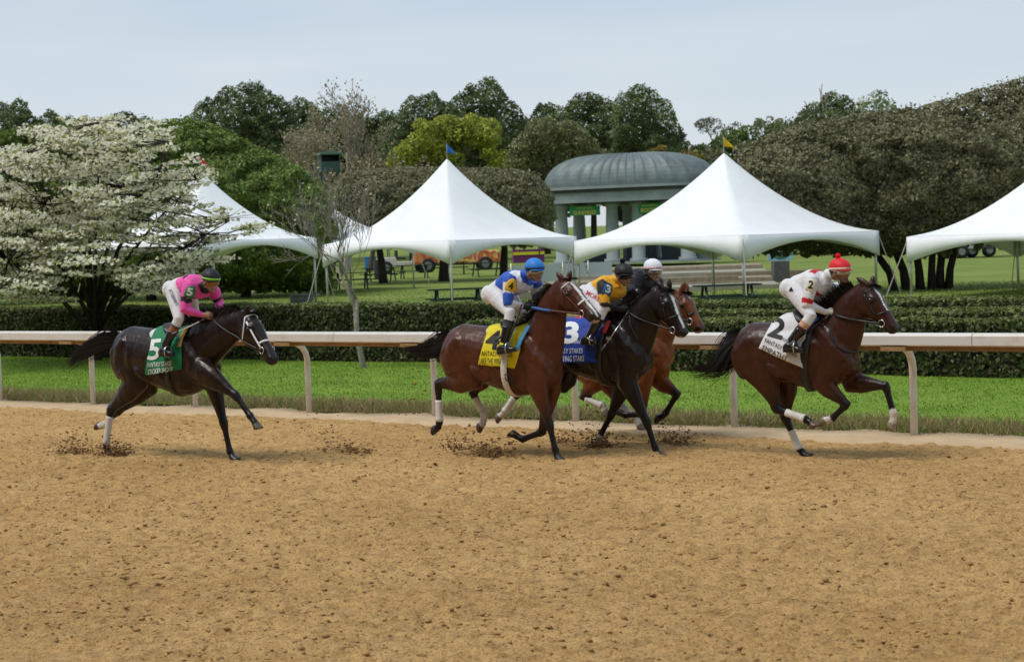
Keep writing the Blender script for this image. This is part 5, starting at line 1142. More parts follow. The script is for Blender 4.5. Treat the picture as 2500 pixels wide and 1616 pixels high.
HORSES[3] = horse(dict(name='h3', seed=23, crop=Cc, t=-2.30, label='near-black horse with a long white blaze and blue number 3 cloth in the centre group', withers=(440,475), dock=(-85,590), poll=(770,285), muzzle=(925,595), yaw=8, ear_n=(703,236), ear_f=(797,222), coat=(0.015,0.008,0.006), points=(0.008,0.007,0.007), blaze=(.13,.88,.022,.011,-.012), snip=True,
  fn=[(505,930),(640,1200),(698,1380),(715,1415),(768,1448)], ff=[(480,955),(400,1150),(318,1305),(300,1340),(262,1378)], hn=[(-30,900),(-248,1012),(-328,1135),(-352,1160),(-388,1200)], hf=[(60,930),(0,990),(8,1140),(-2,1180),(-30,1225)],
  wraps=('hn','hf'), white={'hn':1.8,'hf':1.8,'ff':1.9}, hoof={'hn':(.16,.12,.09),'hf':(.16,.12,.09)}, tail=[(-85,590),(-140,620),(-220,660),(-300,720),(-370,800)], mane_dir=(-.7,-.2,.2), mane_len=.15,
  bridle=[('browband',[(735,345),(785,318),(838,314)],.011,'leather'),('cheek_strap',[(738,350),(760,450),(780,520)],.010,'leather'),('noseband',[(790,500),(840,480),(892,464)],.013,'leather')], ring=(822,575), strip=[(868,500),(898,500)],
  straps=[('breast_strap',[(528,480),(540,560),(590,650)],.010,'leather')],
  cloth=[(40,520),(345,560),(325,798),(0,805)], cloth_col=(0.018,0.055,0.34), ink=(0.80,0.82,0.84), girth=(.27,'leather',.05), sad=.14, pad=[([(350,600),(390,520),(425,478)],(0.62,0.05,0.06))],
  text=[('number','3',(60,672),(112,-4),(14,-150),.04),('lettering','OAKLAWN',(146,670),(72,-4),(1,-24),.0),('lettering','FANTASY STAKES',(-10,738),(214,-4),(2,-34),0),('lettering','COUNTING STARS',(-16,794),(230,-6),(2,-38),0)]))
HORSES[1] = horse(dict(name='h1', seed=31, size=.985, crop=Cc, t=-1.36, label='bright bay horse half hidden behind the near-black horse', withers=(575,455), dock=(30,575), poll=(890,305), muzzle=(1042,560), yaw=6, ear_f=(912,248), coat=(0.22,0.066,0.019), points=(0.016,0.010,0.008), blaze=(.10,.28,.020,.014,-.01), snip=True,
  fn=[(610,930),(612,1150),(495,1158),(476,1150),(440,1140)], ff=[(725,925),(850,1010),(772,1140),(742,1172),(690,1205)], hn=[(300,900),(208,1035),(342,1095),(352,1122),(372,1160)], hf=[(360,900),(440,1060),(560,1180),(590,1215),(632,1282)],
  wraps=('hn','hf'), white={'hn':1.8,'hf':1.8}, hoof={'hn':(.2,.16,.12),'hf':(.18,.14,.10)}, tail=[(30,575),(-30,600),(-120,640),(-200,700),(-250,760)], mane_dir=(-.8,-.1,.1), mane_len=.10,
  bridle=[('browband',[(868,334),(905,318),(940,318)],.010,'leather'),('cheek_strap',[(870,340),(900,420),(925,480)],.009,'leather'),('noseband',[(918,478),(955,460),(1000,448)],.012,'leather')], ring=(938,518), strip=[(985,470),(1010,468)],
  cloth=[(150,500),(440,540),(430,790),(120,800)], cloth_col=(0.5,0.02,0.02), ink=(0.8,0.8,0.8), girth=(.27,'leather',.05), sad=.14,
  text=[('number','1',(250,680),(60,-4),(14,-150),.04)]))
HORSES[2] = horse(dict(name='h2', seed=42, padz=.20, size=.955, crop=D, t=-2.12, label='dark bay horse with a flying mane and white number 2 cloth, leading at right', withers=(885,498), dock=(350,640), poll=(1215,278), muzzle=(1428,575), yaw=6, ear_n=(1124,238), ear_f=(1243,222), coat=(0.056,0.017,0.008), points=(0.009,0.007,0.007), blaze=(.12,.62,.020,.008,-.02),
  fn=[(900,950),(1065,1092),(968,1185),(935,1198),(885,1222)], ff=[(1110,950),(1325,965),(1378,1150),(1376,1205),(1362,1290)], hn=[(520,915),(600,1125),(785,1190),(820,1213),(875,1245)], hf=[(650,950),(655,1185),(742,1385),(775,1420),(842,1446)],
  wraps=('hn','hf'), wrapspan={'hn':(.32,1.0),'hf':(.42,1.05)}, white={'fn':2.0,'ff':1.85}, hoof={'fn':(.22,.17,.12),'ff':(.30,.23,.16),'hn':(.12,.08,.06)}, tail=[(350,640),(290,690),(240,770),(150,825),(10,840)], tailspread=.07, mane_dir=(-.55,-.1,.75), mane_len=.17,
  bridle=[('browband',[(1178,348),(1230,318),(1284,302)],.010,'leather'),('cheek_strap',[(1182,352),(1222,430),(1262,498)],.010,'leather'),('noseband',[(1266,492),(1320,474),(1376,460)],.011,'leather')], ring=(1302,548), strip=[(1370,500),(1400,495)],
  straps=[('breast_strap',[(948,578),(985,680),(1030,725),(1085,742),(1140,735),(1172,715)],.011,'leather')],
  cloth=[(604,480),(805,522),(772,850),(474,716)], cloth_col=(0.74,0.74,0.76), ink=(0.02,0.02,0.022), girth=(.28,'leather',.045), sad=.16, pad=[([(785,605),(825,560),(870,520)],(0.04,0.22,0.65))],
  text=[('number','2',(530,632),(98,28),(42,-132),.03),('lettering','FANTASY STAKES',(514,676),(215,100),(6,-30),0),('lettering','EMPATHY',(496,728),(165,76),(10,-34),0),('lettering','OAKLAWN',(618,652),(60,34),(4,-22),0)]))
# ------------------------------------------------------------------ jockeys
def patch(name, poly, fr, bvh, m, parent, off=.008, rings=4):
    cx = sum(p[0] for p in poly)/len(poly); cy = sum(p[1] for p in poly)/len(poly); c = hit(fr,bvh,cx,cy,off)
    if c is None: return None
    V = [c]; n = len(poly); o, _ = fr.lray(cx,cy); dist = (c-o).length
    for k in range(1,rings+1):
        for p in poly:
            q = (cx+(p[0]-cx)*k/rings, cy+(p[1]-cy)*k/rings); h = hit(fr,bvh,*q,off)
            if h is None or (h-c).length > .16: oo, dd = fr.lray(*q); h = oo+dd*(dist+.02)
            V.append(h)
    F = [(0,1+i,1+(i+1)%n) for i in range(n)]
    for k in range(rings-1):
        for i in range(n): F.append((1+k*n+i,1+(k+1)*n+i,1+(k+1)*n+(i+1)%n,1+k*n+(i+1)%n))
    o_ = link(name, new_mesh(name,V,F), m, parent, True); o_.modifiers.new('t','SOLIDIFY').thickness = .003; return V, F, o_
SKIN = np.array((0.42,0.235,0.15))
def jockey(Hh, sp):
    fr0, root_h = Hh['fr'], Hh['root']; ox, oy, sc = sp['zoom']; C = lambda p: (ox+p[0]/sc, oy+p[1]/sc); px = lambda k, y: fr0.pix(*C(sp[k]), y)
    hipN = px('hipN',-.10); hipF = Vector((hipN.x+.01,.10,hipN.z)); kN = px('kneeN',-.25); kF = px('kneeF',.25) if 'kneeF' in sp else Vector((kN.x,.25,kN.z)); aN = px('ankleN',-.31); aF = Vector((aN.x,.31,aN.z))
    heN = px('heel',-.32); toN = px('toe',-.33); shN = px('shN',-.18); shF = px('shF',.17); eN = px('elN',-.25); eF = px('elF',.25); wN = px('wrN',-.10); hN = px('hand',-.06)
    wF = px('wrF',.10) if 'wrF' in sp else Vector((wN.x+.03,.10,wN.z+.01)); hF = wF+(hN-wN).normalized()*.09 if 'wrF' not in sp else wF+Vector((.07,-.03,-.03))
    nb = px('neck',0); top = px('top',0); chin = px('chin',0)
    O = Vector(((hipN.x+aN.x)/2, 0, aN.z-.05)); root = empty('person', fr0.l2w(O), fr0.a); tag(root, sp['label'], 'person', 'jockeys riding the galloping horses')
    print(sp['name'], 'thigh', round((hipN-kN).length,2), 'shin', round((kN-aN).length,2), 'uarm', round((shN-eN).length,2), 'farm', round((eN-wN).length,2), 'torso', round(((shN+shF)/2-(hipN+hipF)/2).length,2), 'head', round((top-chin).length,3), 'shw', round((shN-shF).length,2))
    fr = Frame(fr0.l2w(O), fr0.a); sh_ = lambda v: v-O
    hipN,hipF,kN,kF,aN,aF,heN,toN,shN,shF,eN,eF,wN,hN,wF,hF,nb,top,chin = [sh_(v) for v in (hipN,hipF,kN,kF,aN,aF,heN,toN,shN,shF,eN,eF,wN,hN,wF,hF,nb,top,chin)]
    heF = Vector((heN.x,-heN.y,heN.z)); toF = Vector((toN.x,-toN.y,toN.z))
    mb = MB(); pel = (hipN+hipF)/2; shc = (shN+shF)/2; tv = (shc-pel).normalized(); l0 = Vector((0,1,0)); l1 = (shF-shN).normalized()
    arch = Vector((-tv.z,0,tv.x)); arch = arch if arch.z > 0 else -arch; TP = []
    def tring(t, c, a, b):
        lt = l0.lerp(l1,min(1,max(0,t))).normalized(); d = tv; ax_ = lt.cross(d).normalized(); return ring_pts(c, lt*b, ax_*a, 18, 2.3)
    tpts = [(-.16,.08,.125,0),(-.05,.132,.172,0),(.12,.130,.170,.01),(.34,.130,.158,.022),(.58,.140,.172,.030),(.82,.142,.182,.018),(.98,.115,.168,.005),(1.08,.06,.10,0)]
    R_ = []
    for t,a,b,k in tpts: c = pel.lerp(shc,t) if t <= 1 else shc+tv*(t-1)*.45; c = c+arch*k; TP.append(c); R_.append(tring(t,c,a,b))
    loft(mb, R_)
    up = (top-chin).normalized(); hc = chin+up*.118; hs = sp.get('hs',1.0)
    limb(mb, [(shc+tv*.0,.075,.085),(nb,.062,.064),(hc-up*.05,.055,.055),(hc,.05,.05)], n=12)
    yw = math.radians(sp.get('face',18)); fw = Vector((math.cos(yw),-math.sin(yw),-.12)); fw = (fw-up*fw.dot(up)).normalized(); lt = up.cross(fw).normalized()
    hp = lambda f,l,u: hc+fw*(f*hs)+lt*(l*hs)+up*(u*hs)
    loft(mb, [ring_pts(hp(c,0,z), fw*a*hs, lt*b*hs, 16, 2.2) for z,c,a,b in ((-.118,.050,.022,.022),(-.105,.042,.042,.038),(-.075,.022,.070,.055),(-.035,.008,.090,.066),(.01,0,.097,.072),(.055,-.006,.098,.075),(.092,-.008,.078,.06),(.115,-.008,.03,.025))])
    R3 = Matrix((fw,lt,up)).transposed()
    ellipsoid(mb, hp(.104,0,-.038), (.018*hs,.015*hs,.026*hs), 10, 7, R3); ellipsoid(mb, hp(.088,0,-.078), (.016*hs,.026*hs,.012*hs), 10, 7, R3); ellipsoid(mb, hp(.082,0,-.106), (.02*hs,.024*hs,.016*hs), 10, 7, R3)
    for s in (-1,1): ellipsoid(mb, hp(-.008,s*.073,-.02), (.022*hs,.011*hs,.034*hs), 10, 7, R3)
    for S_, E_, W_, Hd, s in ((shN,eN,wN,hN,-1),(shF,eF,wF,hF,1)):
        q = E_-S_; limb(mb, [(S_-q.normalized()*.03+tv*-.01,.074,.07),(S_+q*.12,.080,.076),(S_+q*.45,.072,.068),(S_+q*.8,.064,.060),(E_,.055,.055),(E_.lerp(W_,.25),.054,.051),(E_.lerp(W_,.65),.041,.038),(W_,.031,.031)], lat=(0.2,1,0.1), n=14)
        hv = (Hd-W_).normalized(); limb(mb, [(W_-hv*.02,.028,.030),(W_+hv*.03,.038,.026),(W_+hv*.075,.042,.026),(W_+hv*.095,.032,.022)], lat=(0.2,1,0.1), n=12)
    for Hp, K_, A_, s in ((hipN,kN,aN,-1),(hipF,kF,aF,1)):
        q = K_-Hp; limb(mb, [(Hp-q*.1,.10,.085),(Hp+q*.08,.112,.098),(Hp+q*.35,.100,.088),(Hp+q*.7,.078,.07),(K_,.064,.06),(K_.lerp(A_,.2),.058,.055),(K_.lerp(A_,.45),.054,.05),(K_.lerp(A_,.8),.040,.038),(A_,.038,.036)], n=14)
        ellipsoid(mb, Hp-tv*.03-Vector((.02,0,.02))+arch*.02, (.11,.095,.11))
    V, F = remesh(mb, .0092, 3); nV = len(V)
    # regions
    segs = [('torso',TP[0],TP[-2]),('uaN',shN,eN),('faN',eN,wN),('haN',wN,wN+(hN-wN).normalized()*.10),('uaF',shF,eF),('faF',eF,wF),('haF',wF,wF+(hF-wF).normalized()*.10),('thN',hipN,kN),('siN',kN,aN),('thF',hipF,kF),('siF',kF,aF),('head',hp(0,0,-.09),hp(0,0,.09))]
    rad = dict(torso=.13,uaN=.06,uaF=.06,faN=.045,faF=.045,haN=.04,haF=.04,thN=.09,thF=.09,siN=.05,siF=.05,head=.085); best = np.full(nV,9.0); reg = np.zeros(nV,int); par = np.zeros(nV)
    for i,(nm,a,b) in enumerate(segs):
        d,t = seg_dist(V,a,b); d = d-rad[nm]; u_ = d < best; best[u_] = d[u_]; reg[u_] = i; par[u_] = t[u_]
    col = np.zeros((nV,3)); names = [s[0] for s in segs]
    ts = ((V-np.array(pel))@np.array(tv))/(shc-pel).length; ax_ = np.array(l1.cross(tv).normalized()); ax_ = ax_ if ax_[2] > 0 else -ax_
    dors = ((V-np.array(pel.lerp(shc,.5)))@ax_)/.12; latl = ((V-np.array(pel.lerp(shc,.5)))@np.array(l1))/.17
    for i,nm in enumerate(names):
        m = reg == i
        if not m.any(): continue
        if nm == 'head':
            c = np.repeat(SKIN[None]*sp.get('skin',1.0),m.sum(),0); q = V[m]-np.array(hc); f_ = q@np.array(fw)/hs; u_ = q@np.array(up)/hs; l_ = q@np.array(lt)/hs
            lips = (f_ > .085)&(np.abs(u_+.079) < .006)&(np.abs(l_) < .024); c[lips] = (0.22,0.08,0.07); beard = (u_ < -.07)&(f_ > .02); c[beard] *= sp.get('beard',.85)
            hair = (u_ > -.03)&(f_ < -.035); c[hair] = (0.02,0.015,0.012); nk = (u_ < -.085)&(f_ < .035); c[nk] = sp['collar']; col[m] = c
        else: col[m] = sp['pat'](nm, par[m], ts[m], dors[m], latl[m], V[m])
    # fingers closed round the rein: separate chains rooted in each palm
    mf = MB()
    for W_, Hd, s in ((wN,hN,-1),(wF,hF,1)):
        hv = (Hd-W_).normalized(); ac = Vector((0,0,1)); ac = (ac-hv*ac.dot(hv)).normalized(); sd = hv.cross(ac).normalized(); sd = sd if sd.y*s < 0 else -sd
        for k,(o_,L_) in enumerate(((.030,.95),(.011,1.05),(-.009,1.0),(-.028,.82))):
            b0 = W_+hv*.085+ac*o_; p1 = b0+hv*.030*L_-sd*.004; p2 = p1+(hv*.2+sd).normalized()*.028*L_; p3 = p2+(-hv+sd*.15).normalized()*.024*L_; mf.tube([b0-hv*.02,b0,p1,p2,p3],[.010,.010,.0095,.009,.007],8)
        t0 = W_+hv*.03+ac*.034; mf.tube([t0-ac*.012,t0+hv*.025+ac*.012,t0+hv*.05+ac*.008+sd*.015,t0+hv*.066+sd*.024],[.012,.011,.010,.008],8)
    FV = np.array([tuple(v) for v in mf.v]); V2 = np.concatenate([V,FV]); F2 = list(F)+[tuple(i+nV for i in f) for f in mf.f]
    me = new_mesh('body',V2,F2); set_col(me, np.concatenate([col,np.repeat(np.array(sp['glove'])[None],len(FV),0)])); link('body', me, M['fabric'], root, True)
    bvh = mesh_bvh(V,F)
    # boots
    bt = sp.get('boot',.42)
    for K_,A_,He,To,s in ((kN,aN,heN,toN,-1),(kF,aF,heF,toF,1)):
        mb = MB(); st = []
        for i in range(9):
            t = bt+(1.0-bt)*i/8; r = np.interp(t,[0,.45,.8,1],[.062,.060,.049,.046]); st.append((K_.lerp(A_,t),r+.002*math.sin(i*2.1),r*.95))
        limb(mb, st, n=16); f_ = (To-He).normalized(); upf = Vector((0,0,1)); upf = (upf-f_*upf.dot(f_)).normalized(); L_ = max(.21,min(.27,(To-He).length))
        rg_ = [ring_pts(He+f_*(x*L_)+upf*z, Vector((0,w,0)), upf*h, 14, 2.6) for x,z,w,h in ((0,.03,.020,.022),(.06,.04,.033,.040),(.2,.05,.038,.052),(.42,.045,.040,.046),(.62,.036,.046,.036),(.82,.028,.044,.028),(.96,.022,.030,.020),(1.0,.02,.012,.010))]
        loft(mb, rg_); BV, BF = remesh(mb,.009,2); me = new_mesh('boot',BV,BF); bo = link('boot',me,M['boot'],root,True)
        mb = MB(); loft(mb,[ring_pts(He+f_*(L_*.5)+upf*z, Vector((0,.045,0)), f_*(L_*.5), 18, 3) for z in (-.006,.010)]); mb.build('sole', M['leather'], bo)
    # helmet
    mb = MB(); hr = [(.018,.004,.120,.098),(.042,.002,.124,.102),(.075,-.002,.117,.097),(.104,-.006,.098,.082),(.128,-.008,.066,.056),(.142,-.008,.028,.024)]
    loft(mb,[ring_pts(hp(c,0,z),fw*a*hs,lt*b*hs,24,2.1) for z,c,a,b in hr]); hm = mat('cap_'+sp['name'],sp['cap'],.55 if not sp.get('capgloss') else .3,.35,noise=(20,.06),bump=(60,.12,.004)); ho = mb.build('helmet',hm,root,True)
    VV,FF = [],[]
    for i in range(13):
        a = math.radians(-68+136*i/12); c_,s_ = math.cos(a),math.sin(a); p0 = hp(.112*c_,.094*s_,.022); p1 = hp(.112*c_+.034*max(0,c_)**.6,.094*s_,.012); VV += [p0,p1,p1-up*.006,p0-up*.008]
    for i in range(12):
        for q in range(4): FF.append((i*4+q,i*4+(q+1)%4,(i+1)*4+(q+1)%4,(i+1)*4+q))
    link('visor',new_mesh('visor',VV,FF),hm,ho,True)
    if sp.get('band'):
        mb = MB(); loft(mb,[ring_pts(hp(.003,0,z),fw*a*hs,lt*b*hs,24,2.1) for z,a,b in ((.020,.118,.096),(.021,.1235,.1015),(.042,.128,.1055),(.044,.118,.096))]); hb_ = mb.build('helmet_band',mat('band_'+sp['name'],sp['band'],.6,.3),ho,True)
        if 'bandtext' in sp:
            tx_,o_,r_,u_ = sp['bandtext']; d = lambda v:(v[0]/sc,v[1]/sc); decal('lettering',tx_,fr,mesh_bvh(mb.v,mb.f),mat('bt_'+sp['name'],(.03,.02,.02),.6,.3),hb_,C(o_),d(r_),d(u_),.003,.02)
    if sp.get('pom'):
        bm = bmesh.new(); bmesh.ops.create_icosphere(bm,subdivisions=3,radius=.030*hs)
        for v in bm.verts: v.co *= 1+.10*mnoise.noise(v.co*160)
        pm = bpy.data.meshes.new('pompom'); bm.to_mesh(pm); bm.free(); po = link('pompom',pm,mat('pom_'+sp['name'],sp['pom'],.95,.1),ho,True); po.location = hp(-.02,0,.164)
    # goggles: wrap-round lens and strap
    VV,FF = [],[]
    for i in range(17):
        a = math.radians(-72+144*i/16); c_,s_ = math.cos(a),math.sin(a); k = .030-.008*abs(s_)-.009*math.exp(-(a/.18)**2)
        for z,o_ in ((.012,0),(.002,.012),(-.012-k*.6,.012),(-.012-k,0)): VV.append(hp((.104+o_)*c_,(.079+o_)*s_,z))
    for i in range(16):
        for q in range(3): FF.append((i*4+q,(i+1)*4+q,(i+1)*4+q+1,i*4+q+1))
    go = link('goggles',new_mesh('goggles',VV,FF),mat('lens_'+sp['name'],sp['lens'],.08,.7,sp.get('lensmetal',.3)),root,True); go.modifiers.new('t','SOLIDIFY').thickness = .004
    mb = MB(); mb.tube([hp(.100*math.cos(a)+.004,.081*math.sin(a)*1.12,-.004+.014*(1-math.cos(a))) for a in [math.radians(70+220*i/16) for i in range(17)]],.006,6); mb.build('goggle_strap',mat('gst_'+sp['name'],sp.get('gstrap',(.03,.03,.03)),.6,.3),go,True)
    mb = MB(); mb.tube([hp(.02,.078,.0),hp(.04,.066,-.07),hp(.05,.03,-.115),hp(.05,-.03,-.115),hp(.04,-.066,-.07),hp(.02,-.078,.0)],.003,6); mb.build('chin_strap',M['leather'],ho,True)
    # arm number
    if 'badge' in sp:
        poly = [C(p) for p in sp['badge']]; r = patch('arm_number',poly,fr,bvh,mat('badge_'+sp['name'],sp['badge_col'],.6,.3),root,.010)
        if r:
            bv2 = mesh_bvh([v for v in r[0]],r[1]); o,rr,uu = sp['badge_num'][1:]; d = lambda v:(v[0]/sc,v[1]/sc); decal('digit',sp['badge_num'][0],fr,bv2,mat('digit_'+sp['name'],sp['badge_ink'],.6,.3),r[2],C(o),d(rr),d(uu),.005,.03)
    for txt,o,rr,uu,cc in sp.get('text',()):
        d = lambda v:(v[0]/sc,v[1]/sc); decal('lettering',txt,fr,bvh,mat('ink_'+sp['name'],cc,.6,.3),root,C(o),d(rr),d(uu),.005,.01)
    for poly,cc in sp.get('patches',()): patch('badge',[C(p) for p in poly],fr,bvh,mat('pt_'+sp['name'],cc,.6,.3),root,.006)
    # reins and stirrups belong to the horse's tack
    k = 1.0; hw = O+wN+(hN-wN).normalized()*.09; hwF = O+wF+(hF-wF).normalized()*.09; rg2 = Hh['ring']; rm_ = M[sp.get('rein','leather')]
    for a,b in ((rg2,hw),(Hh['mirror'](rg2),hwF)):
        P_ = [a.lerp(b,i/8)+Vector((0,0,-.05*math.sin(math.pi*i/8)*sp.get('sag',.5))) for i in range(9)]
        sg = -1 if a is rg2 else 1
        for i_ in range(1,8):                           # keep the rein outside the neck
            p_ = P_[i_]; o_ = Hh['bvh'].ray_cast(Vector((p_.x,sg*1.2,p_.z)),Vector((0,-sg,0)))
            if o_[0] is not None and o_[0].y*sg > p_.y*sg-.014: p_.y = o_[0].y+sg*.014
        strap('rein',P_,sp.get('reinw',.010),rm_,root_h)
    if 'rein2' in sp:
        P_ = [rg2.lerp(hw,.58+.42*i/5)+Vector((0,-.004,-.05*math.sin(math.pi*(.58+.42*i/5))*sp.get('sag',.5))) for i in range(6)]
        for p_ in P_:
            o_ = Hh['bvh'].ray_cast(Vector((p_.x,-1.2,p_.z)),Vector((0,1,0)))
            if o_[0] is not None and o_[0].y < p_.y+.016: p_.y = o_[0].y-.016
        strap('rein_grip',P_,sp.get('reinw',.010)*1.35,mat('rein2_'+sp['name'],sp['rein2'],.6,.3),root_h)
    for He,To in ((heN,toN),(heF,toF)):
        f_ = (To-He).normalized(); c = O+He+f_*.15; mb = MB(); mb.tube([c+Vector((0,.055*math.cos(a),.055+.062*math.sin(a)-.01)) for a in [math.radians(-90+22.5*i) for i in range(17)]],.007,6); s_o = mb.build('stirrup_iron',M['steel'],root_h,True)
        tp_ = Vector((c.x+.10,c.y*.55,c.z+.52)); strap('stirrup_leather',[c+Vector((0,0,.11)),c.lerp(tp_,.5)+Vector((0,math.copysign(.03,c.y),0)),tp_],.011,M['leather'],root_h)
    # whip, held in the hand: a thing of its own
    if 'whip' in sp:
        a = fr0.pix(*C(sp['whip'][0]),-.12); b = fr0.pix(*C(sp['whip'][1]),-.37); wr_ = empty('riding_whip',fr0.l2w(a),fr0.a); tag(wr_,sp['whip'][2],'whip','riding whips'); b = b-a; a = Vector()
        mb = MB(); mb.tube([a-b*.10,a+b*.12],[.012,.011],8); mb.build('grip',M['leather'],wr_,True); mb = MB(); mb.tube([a+b*.12,a+b*.78],[.008,.006],8); mb.build('shaft',M[sp['whip'][3]],wr_,True); mb = MB(); limb(mb,[(a+b*.77,.010,.006),(a+b*.85,.018,.007),(a+b*.97,.018,.007),(a+b*1.0,.008,.004)],n=8); mb.build('flap',M['leather'],wr_,True)
    return root
WHT = np.array((.74,.74,.77)); BLK = np.array((.012,.012,.014))
def pants(nm, p): 
    return np.repeat(WHT[None],len(p),0)
def pat5(nm,p,ts,d,l,V):
    n = len(p); pink = np.array((.88,.10,.42))
    if nm[:2] == 'th': return pants(nm,p)
    if nm[:2] == 'si': c = pants(nm,p); c[p > .06] = BLK; c[p > .26] = (.30,.11,.05); return c
    if nm[:2] == 'ha': return np.repeat(SKIN[None]*1.0,n,0)
    c = np.repeat(pink[None],n,0)
    if nm == 'torso':
        for lc in (-1.25,-.75,-.25,.25,.75,1.25):
            c[(np.abs(ts-.62)/.12+np.abs(l-lc)/.24 < 1)&(d > -.2)] = BLK; c[(np.abs(ts-.80)/.10+np.abs(l-lc)/.24 < 1)&(d < -.35)] = BLK
        c[ts < .20] = WHT; c[ts > 1.10] = BLK
    if nm[:2] == 'ua': q = np.sin(np.arctan2(V[:,2]-V[:,2].mean(),V[:,1]-V[:,1].mean())*3); c[(np.abs(p-.62)/.16+np.abs(q)*.6 < 1)] = BLK
    return c
def pat4(nm,p,ts,d,l,V):
    n = len(p); blu = np.array((.025,.10,.52))
    if nm[:2] == 'th': return pants(nm,p)
    if nm[:2] == 'si': c = pants(nm,p); c[p > .08] = BLK*1.4; c[(p > .30)] = (.06,.06,.065); return c
    if nm[:2] == 'ha': return np.repeat(BLK[None],n,0)
    c = np.repeat(WHT[None],n,0)
    if nm == 'torso':
        c[(ts > .26)&(ts < .76+.10*d)&(d > -.55)] = blu; c[(d < -.4)&(np.abs(ts-.62-.22*np.abs(l)) < .08)] = blu; c[ts > 1.10] = blu
    if nm[:2] == 'ua': c[(p > .62)] = blu; c[(p < .18)] = blu
    if nm[:2] == 'fa': c[p < .12] = blu; c[p > .93] = BLK
    return c
def pat3(nm,p,ts,d,l,V):
    n = len(p); yel = np.array((.80,.40,.015))
    if nm[:2] == 'th': return pants(nm,p)
    if nm[:2] == 'si': return np.repeat(BLK[None],n,0)
    if nm[:2] in ('ha','fa'): c = np.repeat(BLK[None]*1.2,n,0); return c
    c = np.repeat(yel[None],n,0)
    if nm == 'torso': c[ts < .16] = WHT; c[(d < -.5)&(np.abs(ts-.55)/.20+np.abs(l)/.22 < 1)] = BLK
    if nm[:2] == 'ua': c[p < .48] = BLK; c[p > .93] = BLK
    return c
def pat1(nm,p,ts,d,l,V):
    n = len(p)
    if nm[:2] == 'th': return pants(nm,p)
    if nm[:2] == 'si': return np.repeat(BLK[None],n,0)
    if nm[:2] == 'ha': return np.repeat(BLK[None],n,0)
    c = np.repeat(np.array((.012,.014,.020))[None],n,0)
    if nm == 'torso': c[(d < -.3)&(np.abs(ts-.55)/.26+np.abs(l)/.9 < 1)] = WHT; c[ts < .14] = WHT
    if nm[:2] == 'fa': c[:] = WHT*.8
    return c
def pat2(nm,p,ts,d,l,V):
    n = len(p); red = np.array((.55,.012,.022))
    if nm[:2] == 'th': return pants(nm,p)
    if nm[:2] == 'si': c = pants(nm,p); c[p > .05] = SKIN*1.45; c[p > .40] = (.055,.02,.02); return c
    if nm[:2] == 'ha': return np.repeat(np.array((.70,.66,.55))[None],n,0)
    c = np.repeat(WHT[None],n,0)
    if nm == 'torso': c[(np.abs(ts-.78) < .11)] = red
    if nm == 'uaN': c[(np.abs(p-.88) < .10)] = red
    if nm == 'uaF': c[(np.abs(p-.30) < .10)|(np.abs(p-.88) < .12)] = red
    return c
J5Z = (380,640,6.415); J4Z = (1160,600,5.5); J3Z = (1380,600,5.923); J2Z = (1880,590,4.8125)
jockey(HORSES[5], dict(name='j5', zoom=J5Z, label='rider in pink silks with black diamonds and a black cap', hipN=(285,430), kneeN=(365,890), kneeF=(620,900), ankleN=(140,1330), heel=(60,1470), toe=(285,1462), shN=(520,380), elN=(450,740), wrN=(735,830), hand=(860,850), shF=(900,440), elF=(1000,650), wrF=(980,770), neck=(700,370), top=(880,40), chin=(850,455), face=22, pat=pat5, cap=(.014,.014,.016), band=(.30,.75,.06), collar=BLK, glove=SKIN, lens=(.30,.16,.05), lensmetal=.5, skin=1.0,
  badge=[(540,375),(600,385),(622,450),(600,520),(570,582),(500,560),(440,520),(470,450),(490,400)], badge_col=(.02,.20,.06), badge_ink=(.82,.82,.75), badge_num=('5',(480,520),(90,12),(18,-118)), text=[("ATTEBERRY'S",(205,440),(110,250),(45,-22),(.02,.02,.02))], boot=.46, rein='leather', reinw=.009, sag=.6, whip=((745,905),(250,1140),'dark whip with a pale shaft held by the pink-silked rider','wrap')))
jockey(HORSES[4], dict(name='j4', zoom=J4Z, label='rider in blue and white silks with a bright blue cap', hipN=(250,640), kneeN=(470,905), kneeF=(640,930), ankleN=(385,1310), heel=(305,1462), toe=(545,1410), shN=(470,450), elN=(435,765), wrN=(650,815), hand=(770,830), shF=(810,490), elF=(830,700), wrF=(900,770), neck=(660,380), top=(795,112), chin=(800,482), face=24, pat=pat4, cap=(.03,.22,.68), band=(.02,.06,.16), collar=np.array((.03,.10,.45)), glove=BLK, lens=(.35,.33,.30), lensmetal=.6, skin=.85,
  badge=[(500,440),(535,470),(555,540),(540,620),(480,615),(405,590),(420,510),(450,465)], badge_col=(.72,.42,.02), badge_ink=(.02,.02,.02), badge_num=('4',(440,585),(66,6),(14,-92)), boot=.44, rein='leather_red', rein2=(.06,.14,.42), reinw=.012, sag=.15, whip=((722,890),(270,1280),'black whip with a pale knob held by the blue-capped rider','leather')))
